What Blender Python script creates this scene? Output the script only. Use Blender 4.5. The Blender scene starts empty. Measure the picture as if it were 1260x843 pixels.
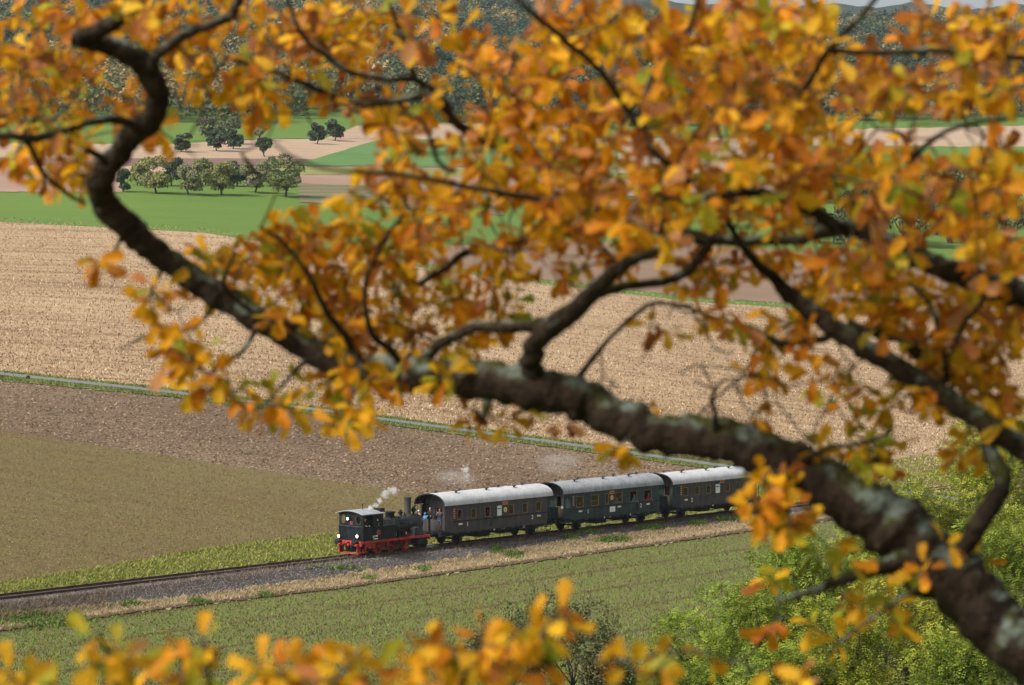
import bpy, bmesh, math, random
import numpy as np
from mathutils import Vector, Matrix, Quaternion
from mathutils.geometry import tessellate_polygon

SC = bpy.context.scene
COL = SC.collection
rnd = random.Random(7)
rng = np.random.default_rng(11)

# ------------------------------------------------------------------ camera
F, CX, CY = 3290.0, 630.0, 421.5           # focal length and centre in photograph pixels
TH = math.atan((421.5 - 337.0) / F)        # camera pitch
CAM = np.array([0.0, 0.0, 21.0])
cam_d = bpy.data.cameras.new('camera')
cam = bpy.data.objects.new('camera', cam_d); COL.objects.link(cam)
cam.location = CAM; cam.rotation_euler = (math.pi / 2 - TH, 0, 0)
cam_d.sensor_width = 36.0; cam_d.lens = F / 1260 * 36.0
cam_d.clip_start = 0.5; cam_d.clip_end = 12000
cam_d.dof.use_dof = True; cam_d.dof.focus_distance = 205.0; cam_d.dof.aperture_fstop = 4.8
SC.camera = cam
# ------------------------------------------------------------------ light
SUN_AZ, SUN_EL = math.radians(238), math.radians(44)     # azimuth clockwise from +Y
SUN = Vector((math.sin(SUN_AZ) * math.cos(SUN_EL), math.cos(SUN_AZ) * math.cos(SUN_EL), math.sin(SUN_EL)))
w = bpy.data.worlds.new("World"); SC.world = w; w.use_nodes = True
bg = w.node_tree.nodes['Background']; sky = w.node_tree.nodes.new('ShaderNodeTexSky')
sky.sky_type = 'NISHITA'; sky.sun_disc = False; sky.sun_elevation = SUN_EL; sky.sun_rotation = SUN_AZ
sky.air_density = 1.0; sky.dust_density = 4.0; sky.ozone_density = 0.6
hs = w.node_tree.nodes.new('ShaderNodeHueSaturation'); hs.inputs['Saturation'].default_value = .35   # thin high cloud greys the sky
w.node_tree.links.new(sky.outputs[0], hs.inputs['Color']); w.node_tree.links.new(hs.outputs[0], bg.inputs[0]); bg.inputs[1].default_value = 0.095
sd = bpy.data.lights.new('sun', 'SUN'); sd.energy = 2.4; sd.angle = math.radians(10); sd.color = (1.0, .955, .89)
so = bpy.data.objects.new('sun', sd); COL.objects.link(so); so.rotation_euler = SUN.to_track_quat('Z', 'Y').to_euler()
so.location = (-40, -30, 90)
SC.view_settings.view_transform = 'Standard'; SC.view_settings.look = 'None'
SC.view_settings.gamma = 1.0; SC.view_settings.exposure = 0.76
SC.cycles.use_denoising = True
SC.cycles.pixel_filter_width = 1.0
SC.cycles.max_bounces = 6; SC.cycles.volume_bounces = 1; SC.cycles.transparent_max_bounces = 8
SC.cycles.sample_clamp_indirect = 6.0

# ------------------------------------------------------------------ pixel <-> world
def ray(px, py):
    cx = (np.asarray(px, float) - CX) / F; cz = (CY - np.asarray(py, float)) / F
    return np.stack([cx, math.cos(TH) + cz * math.sin(TH), -math.sin(TH) + cz * math.cos(TH)], -1)
def at(px, py, Y):
    d = ray(px, py); return CAM + d * (np.asarray(Y, float) / d[..., 1])[..., None]
def proj(P):
    P = np.asarray(P, float) - CAM
    f = P[..., 1] * math.cos(TH) - P[..., 2] * math.sin(TH)
    u = P[..., 1] * math.sin(TH) + P[..., 2] * math.cos(TH)
    return CX + F * P[..., 0] / f, CY - F * u / f
d0 = ray(415, 687); P0 = CAM + d0 * (21.0 / -d0[2])          # near rail passes here, rail top z = 0
dv = ray(3442, 337); U = np.array([dv[0], dv[1]]); U /= np.linalg.norm(U)
NF = np.array([-U[1], U[0]])                                  # towards the far side
P0 = P0[:2] + NF * 0.75                                       # track centre line, t = 0
ROT = math.atan2(U[1], U[0])
def trk(t, y, z):
    p = P0 + U * t + NF * y; return np.array([p[0], p[1], z])
def bis(fn, a, b, target):
    fa = fn(a) - target
    for _ in range(60):
        m = (a + b) / 2; fm = fn(m) - target
        if fa * fm <= 0: b = m
        else: a, fa = m, fm
    return (a + b) / 2
def tpx(px, y=-1.5, z=2.0): return bis(lambda t: float(proj(trk(t, y, z))[0]), -70, 130, px)
def ypx(px, t, z): return bis(lambda y: float(proj(trk(t, y, z))[0]), -4, 4, px)
def zpx(py, t, y): return bis(lambda z: float(proj(trk(t, y, z))[1]), -4, 8, py)

# ------------------------------------------------------------------ terrain
def sst(a, b, x):
    k = np.clip((x - a) / (b - a), 0, 1); return k * k * (3 - 2 * k)
def drop(t): return np.clip(1.75 - (t + 40) * 0.0072, 0.95, 1.85)
SL = U[1] / U[0]
def T(X, Y):
    X = np.asarray(X, float); Y = np.asarray(Y, float)
    s = (X - P0[0]) * NF[0] + (Y - P0[1]) * NF[1]
    t = (X - P0[0]) * U[0] + (Y - P0[1]) * U[1]
    # far side: bank rising into the opposite slope
    Yl = P0[1] + (X - P0[0]) * SL
    Yt = P0[1] + (8 - P0[0]) * SL + SL * 62 * np.tanh((X - 8) / 62)
    k = sst(6, 90, s)
    d = (Y - Yl) * (1 - k) + (Y - Yt) * k
    grow = np.minimum(d, 900 - 215) + 1.335 * np.clip(d - 685, 0, 800) + 0.0 * d
    zf = 0.105 * np.maximum(0, grow - 2.6) - 0.22
    zf = zf + 0.25 * np.sin(X * .021 + 1) * sst(60, 200, s) + .35 * np.sin(Y * .017 + X * .006) * sst(80, 260, s)
    # near side: ballast shoulder, foot, field
    h = drop(t); a = -s
    zn = np.where(a < 1.9, -0.22, np.where(a < 3.6, -0.22 - (h - .22) * .72 * (a - 1.9) / 1.7,
         np.where(a < 6.2, -0.22 - (h - .22) * (.72 + .28 * (a - 3.6) / 2.6), -h)))
    z = np.where(s > 1.9, zf, zn)
    hill = np.minimum(18.2 - .143 * Y, 18.6)
    return np.where(Y < 175, np.maximum(z, hill), z)
YG = np.concatenate([np.linspace(120, 330, 230), np.geomspace(332, 3600, 90)])
def ground(px, py):
    """world points where the sight lines of these pixels meet the ground"""
    px = np.atleast_1d(np.asarray(px, float)); py = np.atleast_1d(np.asarray(py, float))
    d = ray(px, py); kx = d[:, 0] / d[:, 1]; kz = d[:, 2] / d[:, 1]; out = np.zeros((len(px), 3))
    for i in range(0, len(px), 8000):
        a = kx[i:i + 8000, None]; c = kz[i:i + 8000, None]; Yb = np.broadcast_to(YG, (len(a), len(YG)))
        below = CAM[2] + c * YG < T(a * YG, Yb)
        j = np.maximum(np.where(below.any(1), below.argmax(1), len(YG) - 1), 1)
        lo = YG[j - 1].copy(); hi = YG[j].copy(); a = a[:, 0]; c = c[:, 0]
        for _ in range(14):
            m = (lo + hi) / 2; b = CAM[2] + c * m < T(a * m, m); hi = np.where(b, m, hi); lo = np.where(b, lo, m)
        yy = (lo + hi) / 2
        out[i:i + 8000, 0] = a * yy; out[i:i + 8000, 1] = yy; out[i:i + 8000, 2] = T(a * yy, yy)
    return out

# ------------------------------------------------------------------ object helpers
def tag(o, label=None, cat=None, group=None, kind=None):
    if label: o['label'] = label
    if cat: o['category'] = cat
    if group: o['group'] = group
    if kind: o['kind'] = kind
    return o
def empty(name, loc, rz=0.0):
    o = bpy.data.objects.new(name, None); COL.objects.link(o); o.location = loc; o.rotation_euler = (0, 0, rz)
    o.empty_display_size = .3; return o
def link(name, me, parent=None, mats=()):
    for m in mats: me.materials.append(m)
    o = bpy.data.objects.new(name, me); COL.objects.link(o)
    if parent is not None: o.parent = parent
    return o
def mesh_np(name, V, Fc, mat, colors=None, parent=None, smooth=False):
    """V (n,3), Fc (m,k) constant k; colors per face (m,3)"""
    V = np.asarray(V, np.float32); Fc = np.asarray(Fc, np.int32); m, k = Fc.shape
    me = bpy.data.meshes.new(name)
    me.vertices.add(len(V)); me.vertices.foreach_set('co', V.ravel())
    me.loops.add(m * k); me.loops.foreach_set('vertex_index', Fc.ravel())
    me.polygons.add(m); me.polygons.foreach_set('loop_start', np.arange(0, m * k, k, dtype=np.int32))
    me.polygons.foreach_set('loop_total', np.full(m, k, np.int32))
    if smooth: me.polygons.foreach_set('use_smooth', np.ones(m, bool))
    me.update(calc_edges=True)
    if colors is not None:
        at_ = me.color_attributes.new('col', 'FLOAT_COLOR', 'CORNER')
        c = np.ones((m, k, 4), np.float32); c[:, :, :3] = np.asarray(colors, np.float32)[:, None, :]
        at_.data.foreach_set('color', c.ravel())
    return link(name, me, parent, [mat])
class MB:
    def __init__(s): s.v = []; s.f = []; s.m = []
    def add(s, vs, fs, m=0):
        b = len(s.v); s.v += [tuple(p) for p in vs]; s.f += [tuple(i + b for i in f) for f in fs]; s.m += [m] * len(fs); return s
    def box(s, x0, x1, y0, y1, z0, z1, m=0):
        v = [(x, y, z) for x in (x0, x1) for y in (y0, y1) for z in (z0, z1)]
        return s.add(v, [(0, 1, 3, 2), (4, 6, 7, 5), (0, 4, 5, 1), (2, 3, 7, 6), (0, 2, 6, 4), (1, 5, 7, 3)], m)
    def ring(s, c, ax, prof, n=16, m=0):
        """lathe: prof list of (dist along axis, radius)"""
        ax = Vector(ax).normalized(); e = ax.orthogonal().normalized(); g = ax.cross(e); c = Vector(c)
        vs = []
        for (h, r) in prof:
            for k in range(n):
                a = 2 * math.pi * k / n; vs.append(c + ax * h + (e * math.cos(a) + g * math.sin(a)) * r)
        fs = []
        for i in range(len(prof) - 1):
            for k in range(n):
                k2 = (k + 1) % n; fs.append((i * n + k, i * n + k2, (i + 1) * n + k2, (i + 1) * n + k))
        fs.append(tuple(range(n))[::-1]); fs.append(tuple((len(prof) - 1) * n + k for k in range(n)))
        return s.add(vs, fs, m)
    def cyl(s, a, b, r, n=12, m=0, r2=None):
        a = Vector(a); b = Vector(b); return s.ring(a, b - a, [(0, r), ((b - a).length, r if r2 is None else r2)], n, m)
    def bar(s, pts, r, n=6, m=0):
        for a, b in zip(pts[:-1], pts[1:]): s.cyl(a, b, r, n, m)
        return s
    def ball(s, c, r, m=0, n=10, k=6, sc=(1, 1, 1)):
        vs = []; fs = []
        for i in range(k + 1):
            th = math.pi * i / k
            for j in range(n):
                a = 2 * math.pi * j / n
                vs.append((c[0] + r * sc[0] * math.sin(th) * math.cos(a), c[1] + r * sc[1] * math.sin(th) * math.sin(a), c[2] + r * sc[2] * math.cos(th)))
        for i in range(k):
            for j in range(n): fs.append((i * n + j, (i + 1) * n + j, (i + 1) * n + (j + 1) % n, i * n + (j + 1) % n))
        return s.add(vs, fs, m)
    def poly(s, outer, holes, place, thick, m=0):
        """flat wall: outline and holes as 2-D points; place(u, v, w) -> 3-D, w from 0 to thick"""
        loops = [outer] + list(holes); flat = [p for l in loops for p in l]
        tris = tessellate_polygon([[Vector((p[0], p[1], 0)) for p in l] for l in loops]); n = len(flat)
        vs = [place(p[0], p[1], 0) for p in flat] + [place(p[0], p[1], thick) for p in flat]
        fs = [tuple(t) for t in tris] + [tuple(i + n for i in t[::-1]) for t in tris]; b = 0
        for l in loops:
            for i in range(len(l)): j = (i + 1) % len(l); fs.append((b + i, b + j, b + j + n, b + i + n))
            b += len(l)
        return s.add(vs, fs, m)
    def build(s, name, mats, parent=None, smooth=None):
        me = bpy.data.meshes.new(name); me.from_pydata(s.v, [], s.f)
        if not isinstance(mats, (list, tuple)): mats = [mats]
        bm = bmesh.new(); bm.from_mesh(me); bmesh.ops.recalc_face_normals(bm, faces=bm.faces); bm.to_mesh(me); bm.free()
        o = link(name, me, parent, mats)
        if len(me.polygons) == len(s.m): me.polygons.foreach_set('material_index', s.m)
        if smooth:
            me.polygons.foreach_set('use_smooth', [True] * len(me.polygons)); me.set_sharp_from_angle(angle=math.radians(smooth))
        return o
def rect(x0, x1, z0, z1): return [(x0, z0), (x1, z0), (x1, z1), (x0, z1)]
def oval(x, z, rx, rz, n=16): return [(x + rx * math.cos(2 * math.pi * k / n), z + rz * math.sin(2 * math.pi * k / n)) for k in range(n)]
def copy_tree(o, parent=None):
    c = o.copy(); COL.objects.link(c)
    if parent is not None: c.parent = parent
    for ch in [q for q in COL.objects if q.parent == o]: copy_tree(ch, c)
    return c

# ------------------------------------------------------------------ materials
def new_mat(name):
    m = bpy.data.materials.new(name); m.use_nodes = True; nt = m.node_tree
    return m, nt, nt.nodes['Principled BSDF']
def N(nt, kind, **kw):
    n = nt.nodes.new(kind)
    for k, v in kw.items():
        if k in n.inputs: n.inputs[k].default_value = v
        else: setattr(n, k, v)
    return n
def paint(name, c, rough=.5, metal=0.0, vary=.25, scale=3.0, bump=.0, spec=.5, emit=0.0, bscale=30, streak=0.0):
    m, nt, b = new_mat(name); L = nt.links.new
    tc = N(nt, 'ShaderNodeTexCoord'); no = N(nt, 'ShaderNodeTexNoise', Scale=scale, Detail=6.0, Roughness=.65)
    L(tc.outputs['Object'], no.inputs['Vector'])
    mr = N(nt, 'ShaderNodeMapRange'); mr.inputs[1].default_value = .3; mr.inputs[2].default_value = .7
    mr.inputs[3].default_value = 1 - vary; mr.inputs[4].default_value = 1 + vary; L(no.outputs[0], mr.inputs[0])
    mx = N(nt, 'ShaderNodeMix', data_type='RGBA', blend_type='MULTIPLY'); mx.inputs[0].default_value = 1
    mx.inputs[6].default_value = (*c, 1); L(mr.outputs[0], mx.inputs[7]); L(mx.outputs[2], b.inputs['Base Color'])
    if streak:                                               # rain and soot streaks running down the sides
        mp = N(nt, 'ShaderNodeMapping'); mp.inputs['Scale'].default_value = (5, 5, .35); L(tc.outputs['Object'], mp.inputs[0])
        n3 = N(nt, 'ShaderNodeTexNoise', Scale=1.0, Detail=6.0, Roughness=.7); L(mp.outputs[0], n3.inputs['Vector'])
        m3 = N(nt, 'ShaderNodeMapRange'); m3.inputs[1].default_value = .35; m3.inputs[2].default_value = .68; m3.inputs[3].default_value = 1 - streak; m3.inputs[4].default_value = 1 + streak; L(n3.outputs[0], m3.inputs[0])
        m4 = N(nt, 'ShaderNodeMix', data_type='RGBA', blend_type='MULTIPLY'); m4.inputs[0].default_value = 1; L(mx.outputs[2], m4.inputs[6]); L(m3.outputs[0], m4.inputs[7]); L(m4.outputs[2], b.inputs['Base Color'])
        m5 = N(nt, 'ShaderNodeMapRange'); m5.inputs[3].default_value = rough * .75; m5.inputs[4].default_value = min(1, rough * 1.35); L(n3.outputs[0], m5.inputs[0]); L(m5.outputs[0], b.inputs['Roughness'])
    b.inputs['Roughness'].default_value = rough; b.inputs['Metallic'].default_value = metal; b.inputs['Specular IOR Level'].default_value = spec
    if bump:
        n2 = N(nt, 'ShaderNodeTexNoise', Scale=bscale, Detail=4.0); L(tc.outputs['Object'], n2.inputs['Vector'])
        bp = N(nt, 'ShaderNodeBump', Strength=1.0, Distance=bump); L(n2.outputs[0], bp.inputs['Height']); L(bp.outputs[0], b.inputs['Normal'])
    if emit: b.inputs['Emission Color'].default_value = (*c, 1); b.inputs['Emission Strength'].default_value = emit
    return m
def vcol(name, rough=.6, trans=0.0, spec=.3, vary=.0, vscale=40):
    m, nt, b = new_mat(name); L = nt.links.new
    a = N(nt, 'ShaderNodeVertexColor', layer_name='col'); src = a.outputs[0]
    if vary:
        tc = N(nt, 'ShaderNodeTexCoord'); no = N(nt, 'ShaderNodeTexNoise', Scale=vscale, Detail=3.0); L(tc.outputs['Object'], no.inputs['Vector'])
        mr = N(nt, 'ShaderNodeMapRange'); mr.inputs[3].default_value = 1 - vary; mr.inputs[4].default_value = 1 + vary; mr.inputs[1].default_value = .3; mr.inputs[2].default_value = .7
        L(no.outputs[0], mr.inputs[0]); mx = N(nt, 'ShaderNodeMix', data_type='RGBA', blend_type='MULTIPLY'); mx.inputs[0].default_value = 1
        L(src, mx.inputs[6]); L(mr.outputs[0], mx.inputs[7]); src = mx.outputs[2]
    L(src, b.inputs['Base Color']); b.inputs['Roughness'].default_value = rough; b.inputs['Specular IOR Level'].default_value = spec
    if trans:
        t = N(nt, 'ShaderNodeBsdfTranslucent'); L(src, t.inputs[0]); ms = N(nt, 'ShaderNodeMixShader'); ms.inputs[0].default_value = trans
        L(b.outputs[0], ms.inputs[1]); L(t.outputs[0], ms.inputs[2]); L(ms.outputs[0], nt.nodes['Material Output'].inputs[0])
    return m
def soil(name, c1, c2, ang=0.0, across=1.2, along=.02, streak=.5, speck=None, speck_amt=.0, speck_scale=2.5, patch=.35, patch_scale=.03, line=None, bump=.05):
    """ground: c1/c2 mixed by broad patches and by streaks that run along ang; specks of a third colour; optional tramlines"""
    m, nt, b = new_mat(name); L = nt.links.new; tc = N(nt, 'ShaderNodeTexCoord')
    mp = N(nt, 'ShaderNodeMapping'); mp.inputs['Rotation'].default_value = (0, 0, -ang); mp.vector_type = 'POINT'
    L(tc.outputs['Object'], mp.inputs[0])
    sc = N(nt, 'ShaderNodeMapping'); sc.inputs['Scale'].default_value = (along, across, 1); L(mp.outputs[0], sc.inputs[0])
    n1 = N(nt, 'ShaderNodeTexNoise', Scale=1.0, Detail=8.0, Roughness=.75); L(sc.outputs[0], n1.inputs['Vector'])
    n2 = N(nt, 'ShaderNodeTexNoise', Scale=patch_scale, Detail=5.0, Roughness=.6); L(tc.outputs['Object'], n2.inputs['Vector'])
    n3 = N(nt, 'ShaderNodeTexNoise', Scale=speck_scale, Detail=3.0, Roughness=.8); L(tc.outputs['Object'], n3.inputs['Vector'])
    def rng_(src, a, bb, lo=.35, hi=.65):
        mr = N(nt, 'ShaderNodeMapRange'); mr.inputs[1].default_value = lo; mr.inputs[2].default_value = hi
        mr.inputs[3].default_value = a; mr.inputs[4].default_value = bb; L(src, mr.inputs[0]); return mr.outputs[0]
    ad = N(nt, 'ShaderNodeMath', operation='ADD'); L(rng_(n1.outputs[0], 0, streak), ad.inputs[0]); L(rng_(n2.outputs[0], 0, patch), ad.inputs[1])
    ad2 = N(nt, 'ShaderNodeMath', operation='ADD'); L(ad.outputs[0], ad2.inputs[0]); L(rng_(n3.outputs[0], -.25, .4), ad2.inputs[1])
    mx = N(nt, 'ShaderNodeMix', data_type='RGBA'); mx.inputs[6].default_value = (*c1, 1); mx.inputs[7].default_value = (*c2, 1)
    L(ad2.outputs[0], mx.inputs[0]); src = mx.outputs[2]
    if speck:
        n4 = N(nt, 'ShaderNodeTexNoise', Scale=speck_scale * 1.7, Detail=2.0, Roughness=.7); L(sc.outputs[0] if False else tc.outputs['Object'], n4.inputs['Vector'])
        ad3 = N(nt, 'ShaderNodeMath', operation='MULTIPLY_ADD'); L(n2.outputs[0], ad3.inputs[0]); ad3.inputs[1].default_value = .35; L(n4.outputs[0], ad3.inputs[2])
        m2 = N(nt, 'ShaderNodeMix', data_type='RGBA'); m2.inputs[7].default_value = (*speck, 1); L(src, m2.inputs[6])
        L(rng_(ad3.outputs[0], 0, 1, .80 - speck_amt * .35, .88 - speck_amt * .25), m2.inputs[0]); src = m2.outputs[2]
    if line:
        lc, period, width = line
        sp = N(nt, 'ShaderNodeSeparateXYZ'); L(mp.outputs[0], sp.inputs[0])
        nw = N(nt, 'ShaderNodeTexNoise', Scale=.08, Detail=2.0); L(tc.outputs['Object'], nw.inputs['Vector'])
        a1 = N(nt, 'ShaderNodeMath', operation='MULTIPLY_ADD'); L(nw.outputs[0], a1.inputs[0]); a1.inputs[1].default_value = 1.2; L(sp.outputs[1], a1.inputs[2])
        pm = N(nt, 'ShaderNodeMath', operation='PINGPONG'); L(a1.outputs[0], pm.inputs[0]); pm.inputs[1].default_value = period / 2
        m3 = N(nt, 'ShaderNodeMix', data_type='RGBA'); m3.inputs[7].default_value = (*lc, 1); L(src, m3.inputs[6])
        L(rng_(pm.outputs[0], .75, 0, width * .5, width), m3.inputs[0]); src = m3.outputs[2]
    L(src, b.inputs['Base Color']); b.inputs['Roughness'].default_value = .95; b.inputs['Specular IOR Level'].default_value = .1
    bp = N(nt, 'ShaderNodeBump', Strength=1.0, Distance=bump); L(n3.outputs[0], bp.inputs['Height']); L(bp.outputs[0], b.inputs['Normal'])
    return m
M = {}
M['black'] = paint('loco_black', (.010, .011, .013), .45, vary=.5, scale=2.5, spec=.28, streak=0.5)
M['tank'] = paint('tank_black', (.008, .012, .016), .4, vary=.5, scale=2, spec=.28, streak=0.5)
M['boiler'] = paint('boiler_grey', (.045, .045, .048), .5, vary=.5, scale=3, spec=.28, streak=0.5)
M['rackgrey'] = paint('rack_grey', (.11, .105, .10), .7, vary=.5, scale=6)
M['cabroof'] = paint('cab_roof_grey', (.33, .34, .37), .6, vary=.3, scale=1.2)
M['red'] = paint('loco_red', (.42, .032, .020), .55, vary=.6, scale=5, streak=0.45)
M['steel'] = paint('dark_steel', (.05, .048, .045), .45, .6, vary=.5, scale=5)
M['soot'] = paint('underframe_soot', (.016, .016, .017), .75, vary=.5, scale=5, spec=.28)
M['rusty'] = paint('rusty_iron', (.11, .055, .035), .8, vary=.5, scale=6)
M['lamp'] = paint('lamp_glass_lit', (1, .97, .88), .3, emit=1.3, vary=.02)
M['white'] = paint('white_paint', (.8, .8, .78), .6, vary=.05)
M['orange'] = paint('orange_lettering', (.55, .20, .06), .6, vary=.2, scale=20)
M['yellow'] = paint('yellow_emblem', (.80, .52, .07), .6, vary=.15)
M['cream'] = paint('cream_emblem', (.72, .62, .33), .6, vary=.15)
M['coach_brown'] = paint('coach_grey_brown', (.062, .056, .057), .5, vary=.3, scale=1.5, spec=.28, streak=0.35)
M['coach_upper'] = paint('coach_upper_brown', (.058, .05, .045), .5, vary=.3, scale=1.5, spec=.28, streak=0.35)
M['coach_green'] = paint('coach_dark_green', (.026, .045, .047), .45, vary=.3, scale=1.5, spec=.28, streak=0.35)
M['roof_light'] = paint('roof_light_grey', (.50, .50, .505), .65, vary=.12, scale=.9, bump=.004, bscale=6, streak=0.14)
M['roof_mid'] = paint('roof_mid_grey', (.29, .30, .31), .65, vary=.22, scale=.9, bump=.004, bscale=6, streak=0.22)
M['wood'] = paint('window_wood', (.24, .12, .05), .5, vary=.3, scale=6)
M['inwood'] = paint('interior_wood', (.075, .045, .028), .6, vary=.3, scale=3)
M['frost'] = paint('frosted_glass', (.72, .80, .80), .35, vary=.04)
g, nt, b = new_mat('window_glass'); b.inputs['Base Color'].default_value = (.75, .8, .8, 1); b.inputs['Roughness'].default_value = .05
tr = N(nt, 'ShaderNodeBsdfTransparent'); tr.inputs[0].default_value = (.86, .9, .88, 1); ms = N(nt, 'ShaderNodeMixShader'); ms.inputs[0].default_value = .06
gl = N(nt, 'ShaderNodeBsdfGlossy', Roughness=.04); nt.links.new(tr.outputs[0], ms.inputs[1]); nt.links.new(gl.outputs[0], ms.inputs[2])
nt.links.new(ms.outputs[0], nt.nodes['Material Output'].inputs[0]); M['glass'] = g
M['skin'] = paint('skin', (.55, .33, .24), .55, vary=.08)
def cloth(name, c): return paint(name, c, .85, vary=.2, scale=8)
M['foliage'] = vcol('foliage', .6, .25, .25)
M['grassblade'] = vcol('grass_blades', .75, .2, .1)
M['clod'] = vcol('soil_clods', .95, 0, .05)
M['stone'] = vcol('ballast_stones', .9, 0, .2)
M['oakleaf'] = vcol('oak_leaf', .6, .46, .2, vary=.28, vscale=24)
M['treebark'] = paint('tree_bark', (.06, .045, .035), .9, vary=.4, scale=4)

# ------------------------------------------------------------------ bodies and numerals, grown once
CL = {k: cloth(k + '_cloth', v) for k, v in dict(black=(.012, .012, .015), navy=(.02, .025, .05), jeans=(.045, .085, .17), pink=(.75, .5, .42), blue=(.06, .25, .55), cyan=(.02, .38, .52), magenta=(.55, .05, .1), grey=(.10, .09, .1), beige=(.35, .27, .18), white=(.75, .75, .72), brown=(.10, .06, .04)).items()}
HAIR = {k: cloth(k + '_hair', v) for k, v in dict(dark=(.02, .014, .01), grey=(.3, .29, .28), blond=(.35, .24, .11), brown=(.08, .045, .025)).items()}
BODY = {}
def body_mesh(pose):
    if pose in BODY: return BODY[pose]
    V = []; E = []; rad = []; mt = []
    def v(p, r, parent=None, m_=0):
        V.append(p); rad.append(r); mt.append(m_)
        if parent is not None: E.append((parent, len(V) - 1))
        return len(V) - 1
    sit = pose == 'sit'; zp = .55 if sit else .95; dz = zp - .95
    pel = v((0, 0, zp), (.15, .11), None, 1); sp = v((0, 0, 1.14 + dz), (.14, .105), pel, 0); ch = v((0, .01, 1.34 + dz), (.17, .12), sp, 0)
    nb = v((0, 0, 1.47 + dz), (.075, .07), ch, 0); nk = v((0, .015, 1.53 + dz), (.052, .052), nb, 2); hl = v((0, .04, 1.595 + dz), (.062, .07), nk, 2); hm = v((0, .025, 1.66 + dz), (.075, .092), hl, 2)
    v((0, .015, 1.725 + dz), (.06, .07), hm, 2); v((0, .135, 1.645 + dz), (.012, .014), hm, 2)
    for s in (-1, 1): v((s * .088, .01, 1.645 + dz), (.01, .02), hm, 2)
    for s in (-1, 1):
        sh = v((s * .185, 0, 1.42 + dz), (.062, .062), ch, 0)
        if pose in ('rail', 'sit'): el_, wr = (s * .25, .12, 1.17 + dz), (s * .17, .34, 1.16 + dz)
        elif pose == 'camera': el_, wr = (s * .27, .17, 1.22 + dz), (s * .08, .26, 1.50 + dz)
        else: el_, wr = (s * .24, -.02, 1.14 + dz), (s * .25, .08, .90 + dz)
        e_ = v(el_, (.045, .045), sh, 0); w1 = v(wr, (.03, .028), e_, 2)
        d_ = (Vector(wr) - Vector(el_)).normalized(); side = d_.cross(Vector((0, 0, 1))).normalized(); up = side.cross(d_)
        pc = Vector(wr) + d_ * .07; pm = v(tuple(pc), (.040, .018), w1, 2)
        for k, (o_, ln) in enumerate(((-.03, .065), (-.01, .078), (.01, .072), (.03, .056))):
            f1 = v(tuple(pc + side * o_ * 1.0 + d_ * (.035 + ln * .5) - up * .005), (.009, .009), pm, 2); v(tuple(pc + side * o_ * 1.05 + d_ * (.035 + ln) - up * .03), (.008, .008), f1, 2)
        f1 = v(tuple(pc - d_ * .03 - side * .045 * s), (.011, .011), pm, 2); v(tuple(pc + d_ * .02 - side * .065 * s - up * .01), (.009, .009), f1, 2)
        hp = v((s * .095, 0, zp - .05), (.095, .095), pel, 1)
        if sit: kn = v((s * .11, .42, zp + .02), (.068, .068), hp, 1); an = v((s * .11, .44, .09), (.043, .043), kn, 1); v((s * .11, .58, .04), (.04, .035), an, 3)
        else: kn = v((s * .105, .025, .5), (.066, .066), hp, 1); an = v((s * .11, 0, .09), (.043, .043), kn, 1); v((s * .12, .15, .04), (.04, .035), an, 3)
    me = bpy.data.meshes.new('body'); me.from_pydata(V, E, []); ob = bpy.data.objects.new('tmp', me); COL.objects.link(ob)
    sk = ob.modifiers.new('skin', 'SKIN'); sk.use_smooth_shade = True; ss = ob.modifiers.new('sub', 'SUBSURF'); ss.levels = 1; ss.render_levels = 1
    for i, sv in enumerate(me.skin_vertices[0].data): sv.radius = rad[i]; sv.use_root = (i == 0)
    bpy.context.view_layer.update()
    m2 = bpy.data.meshes.new_from_object(ob.evaluated_get(bpy.context.evaluated_depsgraph_get())); bpy.data.objects.remove(ob)
    m2.materials.clear()
    for mm in (CL['black'],) * 4: m2.materials.append(mm)
    va = np.array(V); lab = np.array(mt); c = np.zeros((len(m2.polygons), 3)); m2.polygons.foreach_get('center', c.ravel()); c2 = np.array([p.center[:] for p in m2.polygons])
    pts = list(va); labs = list(lab)
    for a, b_ in E:
        pts.append(va[a] * .5 + va[b_] * .5); labs.append(lab[a] if lab[a] != 2 or lab[b_] == 2 else lab[b_])
        if lab[b_] == 2 and lab[a] == 0: labs[-1] = 0
    pts = np.array(pts); labs = np.array(labs)
    nn = ((c2[:, None] - pts[None]) ** 2).sum(-1).argmin(1); m2.polygons.foreach_set('material_index', labs[nn].astype(np.int32))
    for p in m2.polygons: p.use_smooth = True
    BODY[pose] = m2; return m2
for q_ in ('rail', 'camera', 'sit'): body_mesh(q_)
DIG = {}
def digit_mesh(txt, h=.34):
    cu = bpy.data.curves.new('numeral', 'FONT'); cu.body = txt; cu.size = h * 1.4; cu.align_x = 'CENTER'; cu.extrude = .004; cu.offset = .006
    ob = bpy.data.objects.new('tmp', cu); COL.objects.link(ob); bpy.context.view_layer.update()
    DIG[txt] = bpy.data.meshes.new_from_object(ob.evaluated_get(bpy.context.evaluated_depsgraph_get())); bpy.data.objects.remove(ob); DIG[txt].materials.clear(); DIG[txt].materials.append(M['white'])
for q_ in '12': digit_mesh(q_)
def digit(txt, parent, x, y, z, h, mat):
    o = link('numeral', DIG[txt], parent); o.rotation_euler = (math.pi / 2, 0, 0); o.location = (x, y, z); return o

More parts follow.
